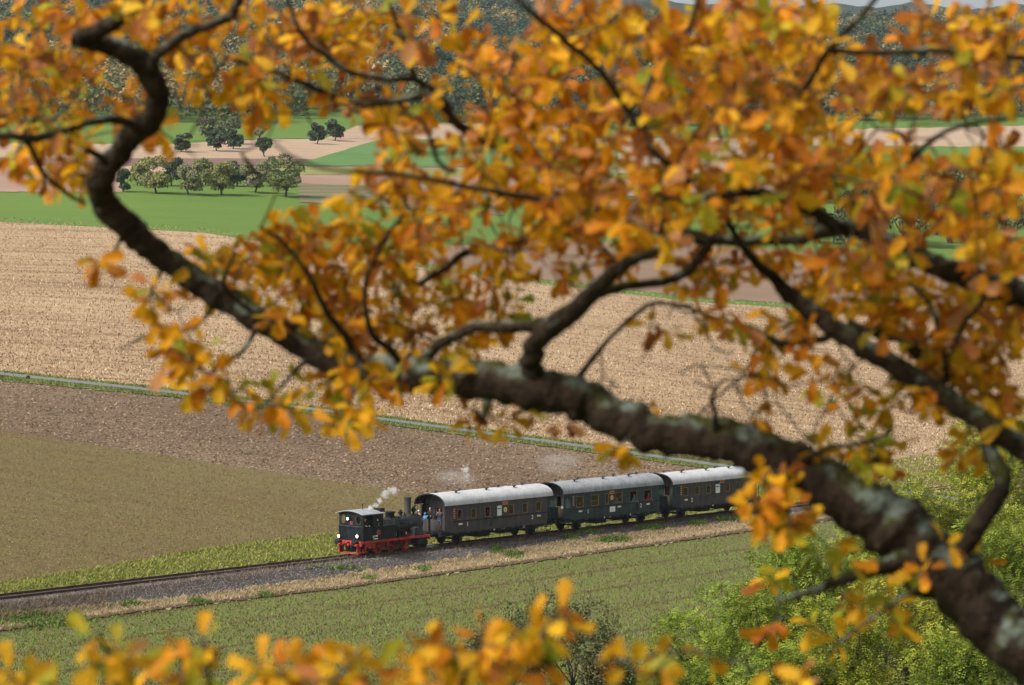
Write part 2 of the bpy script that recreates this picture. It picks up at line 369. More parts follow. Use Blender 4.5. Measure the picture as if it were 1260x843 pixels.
# ------------------------------------------------------------------ ground sheets
def interp(poly, xs):
    p = np.array(poly, float); return np.interp(xs, p[:, 0], p[:, 1])
class Strip:
    """land between a lower and an upper boundary, laid on the terrain"""
    def __init__(s, name, lower, upper, mat, off, nx=120, ny=24, kind='structure', jit=.0, x0=None, x1=None):
        x0 = max(lower[0][0], upper[0][0]) if x0 is None else x0; x1 = min(lower[-1][0], upper[-1][0]) if x1 is None else x1
        s.lower, s.upper, s.x0, s.x1, s.off = lower, upper, x0, x1, off
        xs = np.linspace(x0, x1, nx)
        a = ground(xs, interp(lower, xs) + rng.normal(0, jit, nx)); c = ground(xs, interp(upper, xs) + rng.normal(0, jit, nx))
        k = np.linspace(0, 1, ny)[:, None, None] ** 1.0
        g_ = a[None] * (1 - k) + c[None] * k; g_[..., 2] = T(g_[..., 0], g_[..., 1]) + off
        idx = np.arange(ny * nx).reshape(ny, nx)
        fc = np.stack([idx[:-1, :-1], idx[:-1, 1:], idx[1:, 1:], idx[1:, :-1]], -1).reshape(-1, 4)
        s.o = mesh_np(name, g_.reshape(-1, 3), fc, mat, smooth=True)
        if kind: s.o['kind'] = kind
        s.ang = math.atan2(c[-1, 1] - c[0, 1], c[-1, 0] - c[0, 0])
    def sample(s, n, pad=0.0, inside=True):
        x = rng.uniform(max(s.x0, -25), min(s.x1, 1285), n); lo = interp(s.lower, x); hi = interp(s.upper, x)
        wgt = np.maximum(lo - hi, 0); keep = rng.uniform(0, 1, n) < wgt / (wgt.max() + 1e-6); x, lo, hi = x[keep], lo[keep], hi[keep]
        y = hi + (lo - hi) * rng.uniform(pad, 1 - pad, len(x)); k = y < 845
        return ground(x[k], y[k]), x[k], y[k]
def rails_y(x): return 687 - .1156 * (x - 415)

# base sheet
ys = np.concatenate([np.linspace(-60, 150, 60), np.linspace(151, 330, 200), np.geomspace(331, 3300, 170)])
xi = np.linspace(-.42, .42, 190)
gy, gx = np.meshgrid(ys, xi, indexing='ij'); gX = gx * (gy + 80); gZ = T(gX, gy) - .10 - .0005 * gy
ssig = (gX - P0[0]) * NF[0] + (gy - P0[1]) * NF[1]
gZ -= .35 * (1 - sst(6, 12, np.abs(ssig)))
idx = np.arange(gX.size).reshape(gX.shape)
M['ground'] = soil('rough_grass_ground', (.075, .12, .03), (.13, .15, .05), streak=.4, along=.2, across=.2)
o = mesh_np('ground', np.stack([gX, gy, gZ], -1).reshape(-1, 3), np.stack([idx[:-1, :-1], idx[:-1, 1:], idx[1:, 1:], idx[1:, :-1]], -1).reshape(-1, 4), M['ground'], smooth=True)
tag(o, kind='structure')

X0, X1 = -90, 1350
NEAR_TOP = [(X0, 788), (5, 775), (200, 748), (420, 723), (560, 703), (700, 684), (840, 664), (940, 650), (X1, 592)]
FOOT = [(X0, 770), (5, 756), (215, 738), (420, 709), (560, 689), (700, 665), (840, 649), (940, 637), (X1, 583)]
GRASS_TOP = [(X0, 730), (5, 718), (141, 696), (252, 676), (352, 663), (413, 657), (560, 634), (800, 603), (940, 586), (X1, 536)]
OLIVE_TOP = [(X0, 520), (5, 532), (250, 570), (490, 606), (600, 623)]
ROAD = [(X0, 450), (5, 461), (200, 482), (400, 506), (453, 514), (740, 553), (940, 581), (X1, 640)]
STUB_TOP = [(X0, 265), (5, 268), (250, 281), (557, 330), (850, 366), (1130, 383), (X1, 392)]
def shift(p, d): return [(x, y + (d(x) if callable(d) else d)) for x, y in p]
A_near = math.atan2(*(lambda a: (a[1, 1] - a[0, 1], a[1, 0] - a[0, 0]))(ground([200, 840], [748, 664])))
A_road = math.atan2(*(lambda a: (a[1, 1] - a[0, 1], a[1, 0] - a[0, 0]))(ground([5, 740], [461, 553])))
A_olive = math.atan2(*(lambda a: (a[1, 1] - a[0, 1], a[1, 0] - a[0, 0]))(ground([5, 490], [532, 606])))
A_stub = math.atan2(*(lambda a: (a[1, 1] - a[0, 1], a[1, 0] - a[0, 0]))(ground([20, 600], [400, 450])))
M['near'] = soil('seedling_soil', (.150, .115, .058), (.130, .150, .045), A_near, 1.6, .03, .7, (.10, .062, .038), .14, 3.0, line=((.105, .066, .04), 7.5, .55))
M['olive'] = soil('sparse_seedling_soil', (.125, .078, .042), (.158, .128, .050), A_olive, .8, .008, 1.0, (.22, .17, .10), .05, 4.5, line=((.15, .105, .06), 13.0, .5))
M['plough'] = soil('ploughed_soil', (.098, .066, .042), (.175, .122, .078), A_road, .8, .010, .8, (.36, .27, .18), .12, 2.6, bump=.12)
M['stubble'] = soil('stubble_soil', (.165, .105, .060), (.38, .262, .152), A_stub, .45, .005, 1.15, (.55, .43, .28), .10, 2.6, line=((.22, .145, .088), 11.0, .45), bump=.08)
M['brown'] = soil('bare_brown_soil', (.20, .135, .09), (.25, .17, .115), A_stub, .3, .008, .6)
M['meadow'] = soil('bright_meadow', (.090, .160, .030), (.128, .198, .040), A_stub, .2, .006, .5)
M['pink'] = soil('pinkish_soil', (.27, .17, .125), (.34, .235, .17), A_stub, .25, .006, .6)
M['purple'] = soil('dark_purplish_soil', (.15, .095, .075), (.20, .13, .10), A_stub, .25, .006, .5)
M['tan'] = soil('pale_stubble_soil', (.33, .225, .15), (.42, .31, .21), A_stub, .22, .006, .7)
M['yelgreen'] = soil('yellow_green_strip', (.19, .20, .06), (.26, .25, .09), A_stub, .25, .006, .5)
M['cropgreen'] = soil('green_crop', (.08, .17, .05), (.12, .215, .07), A_stub + .9, .25, .012, .6)
M['verge'] = soil('straw_verge_soil', (.22, .16, .09), (.44, .34, .205), A_near, .8, .3, .6, (.12, .16, .045), .10, 2.0)
M['bank'] = soil('grass_bank_soil', (.11, .15, .04), (.20, .20, .06), A_near, .6, .1, .6, (.30, .24, .12), .1, 2.0)
M['asphalt'] = soil('field_road_asphalt', (.155, .16, .165), (.20, .20, .20), A_road, .5, .02, .5)
M['ballast'] = soil('ballast_gravel', (.062, .056, .054), (.125, .11, .10), 0, 3, 3, .6, (.24, .21, .19), .15, 5.0, bump=.08)
# meadow that carries the distant plots, then the plots from far to near
Strip('meadow', shift(STUB_TOP, 6), [(X0, 126), (X1, 126)], M['meadow'], .12, 140, 60)
Strip('pale_field', [(X0, 214), (990, 214)], [(X0, 178), (205, 178), (330, 172), (990, 170)], M['tan'], 0.168, 60, 12, jit=.3)
Strip('fallow_field', [(X0, 237), (150, 238)], [(X0, 209), (150, 209)], M['pink'], 0.216, 40, 10, jit=.3)
Strip('dark_field', [(X0, 204), (400, 206), (760, 210)], [(X0, 194), (200, 196), (760, 198)], M['purple'], 0.216, 60, 6, jit=.3)
Strip('crop_field', [(362, 205), (470, 205), (760, 208)], [(362, 204), (470, 172), (760, 178)], M['cropgreen'], 0.264, 40, 14, jit=.2)
Strip('bright_field', [(190, 176), (330, 172), (408, 171), (452, 152)], [(190, 165), (300, 160), (380, 142), (452, 136)], M['meadow'], 0.232, 40, 10, jit=.2)
Strip('tan_wedge_field', [(400, 172), (470, 172), (700, 176)], [(400, 171), (442, 155), (700, 150)], M['tan'], 0.248, 40, 8, jit=.2)
Strip('yellow_strip', [(330, 215), (760, 222)], [(330, 206), (760, 210)], M['yelgreen'], 0.240, 40, 5, jit=.3)
Strip('pink_strip', [(362, 227), (760, 242), (980, 250)], [(362, 216), (760, 222), (980, 226)], M['pink'], 0.256, 40, 5, jit=.3)
M['striped'] = soil('striped_garden_plot', (.20, .13, .09), (.24, .16, .11), A_stub + .75, .3, .01, .4, line=((.07, .16, .05), 7.0, 2.1))
Strip('striped_plot', [(368, 250), (620, 266)], [(368, 226), (620, 236)], M['striped'], 0.232, 40, 8, jit=.2)
Strip('brown_field', shift(STUB_TOP, 1), [(X0, 266), (480, 312), (640, 296), (850, 300), (1000, 312), (1200, 322), (X1, 330)], M['brown'], 0.168, 80, 16, jit=.3, x0=520)
Strip('right_tan_field', [(1000, 186), (X1, 188)], [(1000, 160), (1180, 157), (X1, 153)], M['tan'], 0.192, 40, 10, jit=.3)
Strip('right_green_strip', [(1000, 194), (X1, 200)], [(1000, 180), (X1, 182)], M['meadow'], 0.232, 30, 5, jit=.3)
S_stub = Strip('stubble_field', shift(ROAD, -1.5), STUB_TOP, M['stubble'], .10, 160, 80, jit=.25)
S_plough = Strip('ploughed_field', shift(GRASS_TOP, 2), shift(ROAD, 5), M['plough'], .06, 160, 60, jit=.25)
S_olive = Strip('sparse_field', shift(GRASS_TOP, 2), OLIVE_TOP, M['olive'], .12, 120, 50, jit=.25)
S_rv = Strip('road_verge', shift(ROAD, lambda x: 9 if x < 100 else 7), shift(ROAD, -3), M['bank'], .14, 160, 8, jit=.4)
Strip('field_road', shift(ROAD, 3.2), ROAD, M['asphalt'], .20, 200, 4)
S_near = Strip('seedling_field', [(X0, 880), (X1, 880)], NEAR_TOP, M['near'], .05, 140, 60, jit=.25)
S_verge = Strip('straw_verge', shift(NEAR_TOP, 1.5), FOOT, M['verge'], .10, 320, 10, jit=2.2)
Strip('field_edge', shift(NEAR_TOP, 3.0), shift(NEAR_TOP, -.5), soil('turned_edge_soil', (.085, .055, .036), (.15, .10, .065), A_near, 2, .3), .13, 260, 4, jit=.5)
S_ball = Strip('ballast_bed', shift(FOOT, 2.5), [(x, rails_y(x) - 6) for x, _ in FOOT], M['ballast'], .04, 240, 24, jit=.3)
S_bank = Strip('grass_bank', [(x, rails_y(x) - 2.0) for x, _ in GRASS_TOP], GRASS_TOP, M['bank'], .10, 260, 12, jit=1.0)

# ------------------------------------------------------------------ scattered cover (nobody could count it)
def tufts(name, P, size, cols, mat, spread=.5, lean=.35, blades=2, wid=.35):
    n = len(P); V = []; Fs = []; Cs = []; cols = np.array(cols)
    for bld in range(blades):
        a = rng.uniform(0, 2 * np.pi, n); h = size * rng.uniform(.5, 1.3, n); d = np.stack([np.cos(a), np.sin(a), 0 * a], -1)
        base = P + rng.normal(0, spread * size, (n, 3)) * [1, 1, 0]
        tip = base + np.stack([rng.normal(0, lean, n) * h, rng.normal(0, lean, n) * h, h], -1)
        wv = d * (h * wid)[:, None]
        V.append(np.stack([base - wv / 2, base + wv / 2, tip], 1).reshape(-1, 3))
        Cs.append(cols[rng.integers(0, len(cols), n)] * rng.uniform(.7, 1.3, (n, 1)))
    V = np.concatenate(V); Fs = np.arange(len(V)).reshape(-1, 3)
    return tag(mesh_np(name, V, Fs, mat, np.concatenate(Cs)), kind='stuff')
def lumps(name, P, size, cols, mat, flat=.7):
    """small stones or clods: irregular octahedra without the buried bottom"""
    n = len(P); cols = np.array(cols); s = size * rng.uniform(.5, 1.4, n); a0 = rng.uniform(0, 6.28, n)
    vs = [P + np.stack([0 * s, 0 * s, s * flat * rng.uniform(.5, 1.1, n)], -1) + rng.normal(0, .15, (n, 3)) * s[:, None]]
    for k in range(4):
        a = a0 + k * np.pi / 2 + rng.normal(0, .25, n); r = s * rng.uniform(.5, 1.0, n)
        vs.append(P + np.stack([np.cos(a) * r, np.sin(a) * r, -.05 * s + rng.uniform(0, .25, n) * s], -1))
    V = np.stack(vs, 1).reshape(-1, 3); b_ = np.arange(n)[:, None] * 5
    Fs = np.concatenate([b_ + np.array([[0, 1 + k, 1 + (k + 1) % 4]]) for k in range(4)], 1).reshape(-1, 3)
    c = np.repeat(cols[rng.integers(0, len(cols), n)] * rng.uniform(.7, 1.3, (n, 1)), 4, 0)
    return tag(mesh_np(name, V, Fs, mat, c), kind='stuff')
def lift(P, d): P = P.copy(); P[:, 2] += d; return P
P, X_, Y_ = S_plough.sample(75000); P = P[(X_ > 590) | (Y_ < interp(OLIVE_TOP, X_) + rng.normal(0, 2.0, len(X_)))]; lumps('soil_clods', lift(P, .06), .16, [(.10, .066, .042), (.14, .094, .060), (.185, .126, .082), (.23, .16, .105), (.28, .20, .13)], M['clod'])
P, _, _ = S_olive.sample(40000); lumps('soil_crumbs', lift(P, .12), .075, [(.10, .065, .038), (.15, .098, .056), (.19, .13, .075), (.25, .19, .12)], M['clod'])
P, _, _ = S_olive.sample(45000); tufts('sparse_seedlings', lift(P, .12), .085, [(.19, .18, .045), (.16, .18, .04), (.22, .17, .06)], M['grassblade'], blades=1, wid=.8)
P, _, _ = S_stub.sample(130000); tufts('cut_stubble', lift(P, .10), .19, [(.42, .30, .175), (.48, .35, .22), (.28, .19, .11), (.19, .12, .07), (.54, .42, .27)], M['clod'], blades=1, wid=.75, lean=.5)
P, X_, Y_ = S_near.sample(190000); tufts('green_seedlings', lift(P, .05), .12, [(.13, .22, .03), (.16, .25, .035), (.20, .25, .05), (.12, .08, .045)], M['grassblade'], blades=1, wid=.7)
P, _, _ = S_bank.sample(46000, .02); tufts('bank_grass', lift(P, .06), .21, [(.24, .28, .05), (.31, .31, .07), (.18, .23, .04), (.38, .33, .12), (.26, .25, .07)], M['grassblade'], blades=2, wid=.5, lean=.7)
P, _, _ = S_verge.sample(30000); tufts('straw_grass', lift(P, .06), .19, [(.52, .40, .24), (.44, .33, .19), (.32, .23, .13), (.58, .47, .30), (.2, .18, .07)], M['grassblade'], blades=2, wid=.3, lean=.7)
P, _, _ = S_ball.sample(60000); lumps('ballast_stones', lift(P, .03), .075, [(.06, .054, .052), (.10, .09, .086), (.16, .14, .13), (.10, .08, .068), (.24, .21, .19)], M['stone'])
P, X_, Y_ = S_rv.sample(16000); rd_ = Y_ - interp(ROAD, X_); P = P[(rd_ < -.6) | (rd_ > 3.6)]; tufts('road_verge_grass', lift(P, .12), .25, [(.12, .19, .04), (.17, .22, .05), (.22, .22, .08)], M['grassblade'], blades=2, wid=.4)
k_ = rng.uniform(0, 1, 4000); Pw = []
for (x, y, rx, ry, n) in [(45, 764, 50, 9, 1100), (90, 761, 14, 6, 250), (755, 665, 18, 3.5, 500), (632, 684, 10, 4, 300), (612, 678, 5, 4, 120), (243, 742, 12, 3, 160), (325, 733, 8, 3, 120), (720, 655, 14, 3, 160), (700, 662, 8, 2, 90), (520, 702, 9, 3, 120), (455, 713, 8, 3, 100), (800, 650, 16, 3, 140), (860, 645, 12, 3, 140), (900, 640, 18, 3, 150), (420, 700, 30, 3, 60), (160, 745, 14, 4, 110)]:
    Pw.append(ground(x + rng.normal(0, rx * .5, n), y + rng.normal(0, ry * .5, n)))
tufts('green_weeds', lift(np.concatenate(Pw), .08), .18, [(.11, .21, .035), (.16, .27, .05), (.08, .15, .03), (.2, .24, .06)], M['grassblade'], blades=3, wid=.8, lean=.7)
xx = np.concatenate([rng.uniform(-20, 130, 1500), rng.uniform(100, 950, 2600)]); k_ = np.clip(1.15 - xx / 420, .2, 1)
tufts('dry_brush', lift(ground(xx, rails_y(xx) + 9 * k_ + np.abs(rng.normal(8, 8, len(xx))) * k_), .03), .30, [(.24, .18, .12), (.32, .25, .17), (.17, .12, .08)], M['grassblade'], blades=2, wid=.12, lean=.7)

# ------------------------------------------------------------------ railway track
root = empty('railway_track', (*P0, 0), ROT); tag(root, kind='structure')
def rail_mb(y):
    m = MB(); sec = [(-.07, -.16), (.07, -.16), (.07, -.145), (.015, -.13), (.015, -.045), (.036, -.035), (.036, 0), (-.036, 0), (-.036, -.035), (-.015, -.045), (-.015, -.13), (-.07, -.145)]
    n = len(sec); vs = [(x, y + a, b_) for x in (-60, 110) for a, b_ in sec]
    return m.add(vs, [(i, (i + 1) % n, n + (i + 1) % n, n + i) for i in range(n)] + [tuple(range(n)), tuple(range(n, 2 * n))])
M['rail'] = paint('rusty_rail', (.10, .052, .035), .6, .3, vary=.35, scale=.8)
for y in (-.75, .75): rail_mb(y).build('rail', M['rail'], root)
sl0 = MB().box(-.13, .13, -1.3, 1.3, -.32, -.165).build('sleeper', paint('sleeper_wood', (.055, .042, .034), .9, vary=.4, scale=3), root); sl0.location.x = -50
for k in range(1, 190):
    c = sl0.copy(); COL.objects.link(c); c.location.x = -50 + k * .65

# ------------------------------------------------------------------ wheels, buffers
def spoked_wheel(parent, x, y, r, col, tyre, spokes=10, name='wheel'):
    m = MB(); s = 1 if y > 0 else -1
    m.ring((x, y - .02 * s, r), (0, s, 0), [(0, .12), (.12, .11)], 10)
    m.ring((x, y, r), (0, s, 0), [(0, r * .80), (0, r * .9), (.09, r * .9), (.09, r * .80), (0, r * .80)], 24)
    for k in range(spokes):
        a = 2 * math.pi * k / spokes; m.cyl((x, y + .05 * s, r), (x + math.cos(a) * r * .84, y + .05 * s, r + math.sin(a) * r * .84), .03, 5)
    o = m.build(name, col, parent, smooth=40)
    MB().ring((x, y - .04 * s, r), (0, s, 0), [(0, r * .89), (0, r + .03), (.035, r + .03), (.04, r), (.14, r - .005), (.14, r * .89), (0, r * .89)], 28).build('tyre', tyre, o, smooth=40)
    return o
def buffer_part(parent, x, y, z, s, mat):
    m = MB(); m.ring((x, y, z), (s, 0, 0), [(0, .13), (.22, .11), (.22, .07), (.44, .07)], 14); m.ring((x, y, z), (s, 0, 0), [(.43, .19), (.46, .22), (.50, .20), (.515, .1)], 18)
    return m.build('buffer', mat, parent, smooth=40)

# ------------------------------------------------------------------ steam locomotive (cab leading)
TL = tpx(446, -1.25, 1.0)
L0 = empty('steam_locomotive', trk(TL, 0, 0), ROT)
tag(L0, 'small black steam locomotive with red frame running cab first at the head of the train', 'locomotive')
def lx(px, y, z): return tpx(px, y, z) - TL
REAR = lx(529.5, -1.28, 1.03)
m = MB(); m.box(-.02, REAR, -1.28, 1.28, 1.0, 1.09); m.box(0, REAR, -1.29, -1.25, .93, 1.02); m.box(0, REAR, 1.25, 1.29, .93, 1.02)
m.build('running_board', M['red'], L0)
m = MB()
for s in (-1, 1): m.box(.15, REAR - .15, s * .56 - .02, s * .56 + .02, .40, 1.0)
m.box(.9, 1.7, -.98, .98, .48, .95); m.box(3.0, 3.2, -.95, .95, .55, .95); m.box(.5, .9, -1.05, 1.05, .6, .98); m.build('frame', M['red'], L0)
MB().box(-.12, .02, -1.22, 1.22, .72, 1.10).build('buffer_beam', M['red'], L0)
MB().box(REAR - .06, REAR + .05, -1.22, 1.22, .74, 1.095).build('buffer_beam', M['red'], L0)
for s in (-1, 1):
    buffer_part(L0, -.12, s * .875, 1.02, -1, M['soot']); buffer_part(L0, REAR + .05, s * .875, 1.02, 1, M['soot'])
MB().box(.35, 1.5, -.85, .85, .22, .9).build('ash_pan', M['soot'], L0)
m = MB(); m.bar([(-.12, 0, .98), (-.38, 0, .95), (-.42, 0, .80)], .05, 8); m.bar([(-.35, .12, .9), (-.38, .1, .55), (-.3, 0, .4), (-.3, -.1, .6), (-.2, -.1, .9)], .035, 6)
m.build('coupling_hook', M['soot'], L0)
for y in (-.4, .42): MB().bar([(-.12, y, .85), (-.3, y, .8), (-.33, y, .45), (-.2, y, .35)], .05, 8).build('brake_hose', M['soot'], L0)
m = MB(); m.box(-.25, -.18, -1.0, 1.0, .14, .22)
for y in (-.9, .9): m.box(-.25, .1, y - .04, y + .04, .1, .8)
m.bar([(-.2, -1.0, .2), (.3, -1.15, .25), (.45, -1.15, .35)], .05, 6); m.build('rail_guard', M['red'], L0)
# cab
m = MB(); FW = [(-1.25, 1.09), (1.25, 1.09), (1.25, 3.06), (.7, 3.22), (0, 3.28), (-.7, 3.22), (-1.25, 3.06)]
WZ = 2.68
m.poly(FW, [oval(-.76, WZ, .25, .33), oval(.80, WZ, .25, .33)], lambda u, v, w_: (.10 + w_, u, v), .04)
m.build('cab_front', M['black'], L0)
MB().box(.03, .097, -1.24, 1.24, 1.1, 2.14).build('coal_bunker_front', M['tank'], L0)
MB().box(-.03, .10, -1.27, 1.27, 2.14, 2.20).build('cab_ledge', M['boiler'], L0)
for y in (-.76, .80):
    fr = MB(); fr.poly(oval(y, WZ, .29, .37), [oval(y, WZ, .24, .32)], lambda u, v, w_: (.07 + w_, u, v), .03); f = fr.build('window', M['boiler'], L0)
    MB().poly(oval(y, WZ, .25, .33), [], lambda u, v, w_: (.11 + w_, u, v), .01).build('pane', M['glass'], f)
CE = lx(471.5, -1.25, 2.5)
o0, o1 = lx(448.3, -1.25, 2.5), lx(458.6, -1.25, 2.5)
for s in (-1, 1):
    MB().poly(rect(.14, CE, 1.09, 3.06), [rect(o0, o1, 2.08, 2.95)], lambda u, v, w_: (u, s * (1.25 - w_), v), .04).build('cab_side', M['tank'], L0)
MB().poly(FW, [oval(-.8, 2.75, .2, .25), oval(.8, 2.75, .2, .25)], lambda u, v, w_: (CE - .02 - w_, u, v), .04).build('cab_rear', M['black'], L0)
MB().box(.14, CE - .06, -1.2, 1.2, 1.09, 1.14).build('cab_floor', M['soot'], L0)
ra = [(-1.40, 3.05), (-1.0, 3.19), (-.5, 3.28), (0, 3.31), (.5, 3.28), (1.0, 3.19), (1.40, 3.05)]
MB().poly(ra + [(y, z + .05) for y, z in ra[::-1]], [], lambda u, v, w_: (-.18 + w_, u, v), CE + .26).build('cab_roof', M['cabroof'], L0)
MB().box(CE - .25, CE + .22, -1.2, -.5, 3.0, 3.44).build('roof_ventilator', M['black'], L0)
MB().cyl((1.1, -.2, 3.3), (1.1, -.2, 3.75), .03, 6).cyl((1.1, -.2, 3.62), (1.1, -.2, 3.8), .055, 8).build('whistle', M['steel'], L0)
MB().bar([(.02, -1.3, 1.2), (.02, -1.3, 2.9)], .02, 5).build('handrail', M['steel'], L0); MB().bar([(o1 + .1, -1.30, 1.2), (o1 + .1, -1.30, 2.4)], .02, 5).build('handrail', M['steel'], L0)
def headlamp(y, z, x=-.03, r=.15):
    mm = MB(); mm.ring((x + .12, y, z), (-1, 0, 0), [(0, r * .7), (.05, r * .95), (.2, r), (.22, r * .85)], 16); mm.box(x - .04, x + .06, y - .05, y + .05, z + r, z + r + .1)
    l = mm.build('headlamp', M['boiler'], L0, smooth=40)
    MB().ring((x - .09, y, z), (-1, 0, 0), [(0, r * .84), (.03, r * .75), (.045, r * .3)], 16).build('lens', M['lamp'], l, smooth=50)
tt = TL - .1
headlamp(ypx(417, tt, 1.5), zpx(659.7, tt, .95)); headlamp(ypx(439.6, tt, 1.5), zpx(660.2, tt, -.9)); headlamp(ypx(427.4, tt, 2.8), zpx(638.5, tt, .1), .02, .135)
yy = ypx(430, tt, 2.4); MB().box(.085, .098, yy - .14, yy + .14, 2.28, 2.55).build('front_number_plate', paint('front_plate_red', (.22, .04, .03), .5), L0)
# tank, rack, boiler
TE = lx(487.5, -1.25, 1.6)
for s in (-1, 1):
    MB().box(CE, TE, min(s * .66, s * 1.25), max(s * .66, s * 1.25), 1.09, 2.08).build('side_tank', M['tank'], L0)
    m = MB()
    for z in (2.14, 2.52): m.box(CE + .02, TE - .1, s * 1.2 - .03, s * 1.2 + .03, z, z + .06)
    for k in range(6): xx_ = CE + .06 + k * (TE - CE - .25) / 5; m.box(xx_, xx_ + .08, s * 1.2 - .025, s * 1.2 + .025, 2.08, 2.56)
    m.build('coal_rack', M['rackgrey'], L0)
m = MB(); m.box(CE + .05, TE - .15, -1.1, -.7, 2.08, 2.3); m.build('tool_box', M['soot'], L0)
SBX = lx(514, -.1, 1.9)
m = MB(); m.ring((CE, 0, 1.95), (1, 0, 0), [(0, .63), (SBX - CE - .9, .63), (SBX - CE - .9, .68), (SBX - CE, .68), (SBX - CE + .1, .6), (SBX - CE + .18, .3)], 28); m.build('boiler', M['boiler'], L0, smooth=35)
for k in range(3): xb = CE + .6 + k * 1.0; MB().ring((xb, 0, 1.95), (1, 0, 0), [(0, .645), (.06, .645)], 28).build('boiler_band', M['black'], L0, smooth=35)
dx = lx(479.6, 0, 2.8)
MB().ring((dx, 0, 2.45), (0, 0, 1), [(0, .42), (.1, .34), (.38, .34), (.42, .42), (.52, .42), (.55, .36)], 20).build('steam_dome', M['black'], L0, smooth=35)
dx = lx(492.6, 0, 2.8)
MB().ring((dx, 0, 2.5), (0, 0, 1), [(0, .22), (.12, .15), (.25, .13), (.27, .2), (.36, .2), (.42, .12), (.52, .09), (.56, .02)], 14).build('safety_valve', M['black'], L0, smooth=35)
MB().cyl((dx + .45, 0, 2.55), (dx + .45, 0, 2.8), .05, 8).build('bell', M['steel'], L0)
dx = lx(501.6, 0, 3.2)
MB().ring((dx, 0, 2.5), (0, 0, 1), [(0, .40), (.1, .28), (.2, .235), (1.3, .265), (1.32, .30), (1.45, .30), (1.45, .2), (1.2, .19)], 22).build('chimney', paint('chimney_iron', (.035, .033, .034), .7, vary=.3), L0, smooth=35)
m = MB(); m.ball((dx + .55, -.1, 2.95), .2); m.cyl((dx + .55, -.1, 2.55), (dx + .55, -.1, 3.2), .08, 8); m.cyl((dx + .55, -.1, 3.1), (dx + .8, -.1, 3.3), .05, 8); m.build('turbo_generator', M['black'], L0, smooth=40)
m = MB(); px_ = lx(509, -1.1, 1.6)
m.poly([(px_, 1.1), (px_ + 1.05, 1.1), (px_ + .95, 1.6), (px_ + .5, 1.75), (px_ + .05, 1.65)], [], lambda u, v, w_: (u, -1.15 + w_, v), .5); m.build('sand_box', M['boiler'], L0)
px_ = lx(495, -.95, 1.5)
m = MB(); m.cyl((px_ - .4, -.95, 1.1), (px_ - .4, -.95, 1.95), .16, 12); m.cyl((px_ + .15, -.9, 1.1), (px_ + .15, -.9, 1.6), .2, 12); m.box(px_ - .65, px_ + .5, -1.15, -.7, 1.09, 1.2)
m.bar([(px_ - .4, -.95, 1.95), (px_ - .1, -.8, 2.1), (px_ + .8, -.62, 2.05)], .04, 6); m.bar([(px_ - .8, -.7, 2.3), (px_ + 1.2, -.7, 2.3)], .03, 6); m.build('air_pump', M['black'], L0, smooth=40)
m = MB(); m.bar([(CE + .5, -.67, 2.42), (SBX - .2, -.72, 2.38)], .022, 5); m.build('handrail', M['steel'], L0)
MB().box(SBX - .7, SBX - .05, -.4, .4, 1.09, 1.5).build('smokebox_saddle', M['black'], L0)
MB().ring((SBX + .18, 0, 1.95), (1, 0, 0), [(0, .08), (.1, .05)], 8).build('door_handle', M['steel'], L0)
# running gear
WX = [lx(464.5, -.8, .5), lx(480, -.8, .5), lx(496.5, -.8, .5)]
for x in WX:
    for y in (-.78, .78): spoked_wheel(L0, x, y, .53, M['red'], M['rusty'], 11)
    MB().cyl((x, -.78, .53), (x, .78, .53), .08, 8).build('axle', M['soot'], L0)
for s in (-1, 1):
    m = MB(); m.box(WX[0] - .1, WX[2] + .1, s * .98 - .025, s * .98 + .025, .34, .44)
    for x in WX: m.cyl((x, s * .86, .39), (x, s * 1.02, .39), .1, 10)
    m.build('coupling_rod', M['steel'], L0)
    MB().box(WX[1] - .1, WX[2] + 1.4, s * 1.05 - .02, s * 1.05 + .02, .42, .5).build('connecting_rod', M['steel'], L0)
    cxx = lx(510.5, -1.0, .6); m = MB(); m.cyl((cxx, s * 1.02, .56), (cxx + .95, s * 1.02, .56), .30, 18); m.cyl((cxx - .05, s * 1.02, .56), (cxx, s * 1.02, .56), .33, 18); m.cyl((cxx + .95, s * 1.02, .56), (cxx + 1.05, s * 1.02, .56), .34, 18)
    m.box(cxx + .05, cxx + .9, s * 1.02 - .25, s * 1.02 + .25, .7, 1.0); m.build('cylinder', M['soot'], L0, smooth=40)
    m = MB(); m.bar([(WX[2] + .6, s * 1.1, .95), (WX[2] + .3, s * 1.1, .55), (WX[1], s * 1.1, .7)], .035, 5); m.build('valve_gear', M['steel'], L0)
    for k, px_ in enumerate((449.5, 499.5)):
        xs_ = lx(px_, -1.2, .6); m = MB(); m.box(xs_ - .06, xs_ + .06, s * 1.22 - .02, s * 1.22 + .02, .28, 1.0); m.box(xs_ - .3, xs_ + .2, s * 1.15 - .16, s * 1.15 + .16, .24, .30)
        m.box(xs_ - .3, xs_ - .22, s * 1.22 - .02, s * 1.22 + .02, .26, .5); m.build('footstep', M['red'], L0)
    xs_ = lx(486, -1.1, .6); m = MB(); m.bar([(WX[1] + .75, s * .8, .95), (WX[1] + .7, s * .85, .25)], .06, 6); m.bar([(WX[0] + .75, s * .8, .95), (WX[0] + .7, s * .85, .25)], .06, 6); m.bar([(WX[0] - .7, s * .85, .28), (WX[2] + .7, s * .85, .28)], .03, 5); m.build('brake_gear', M['red'], L0)
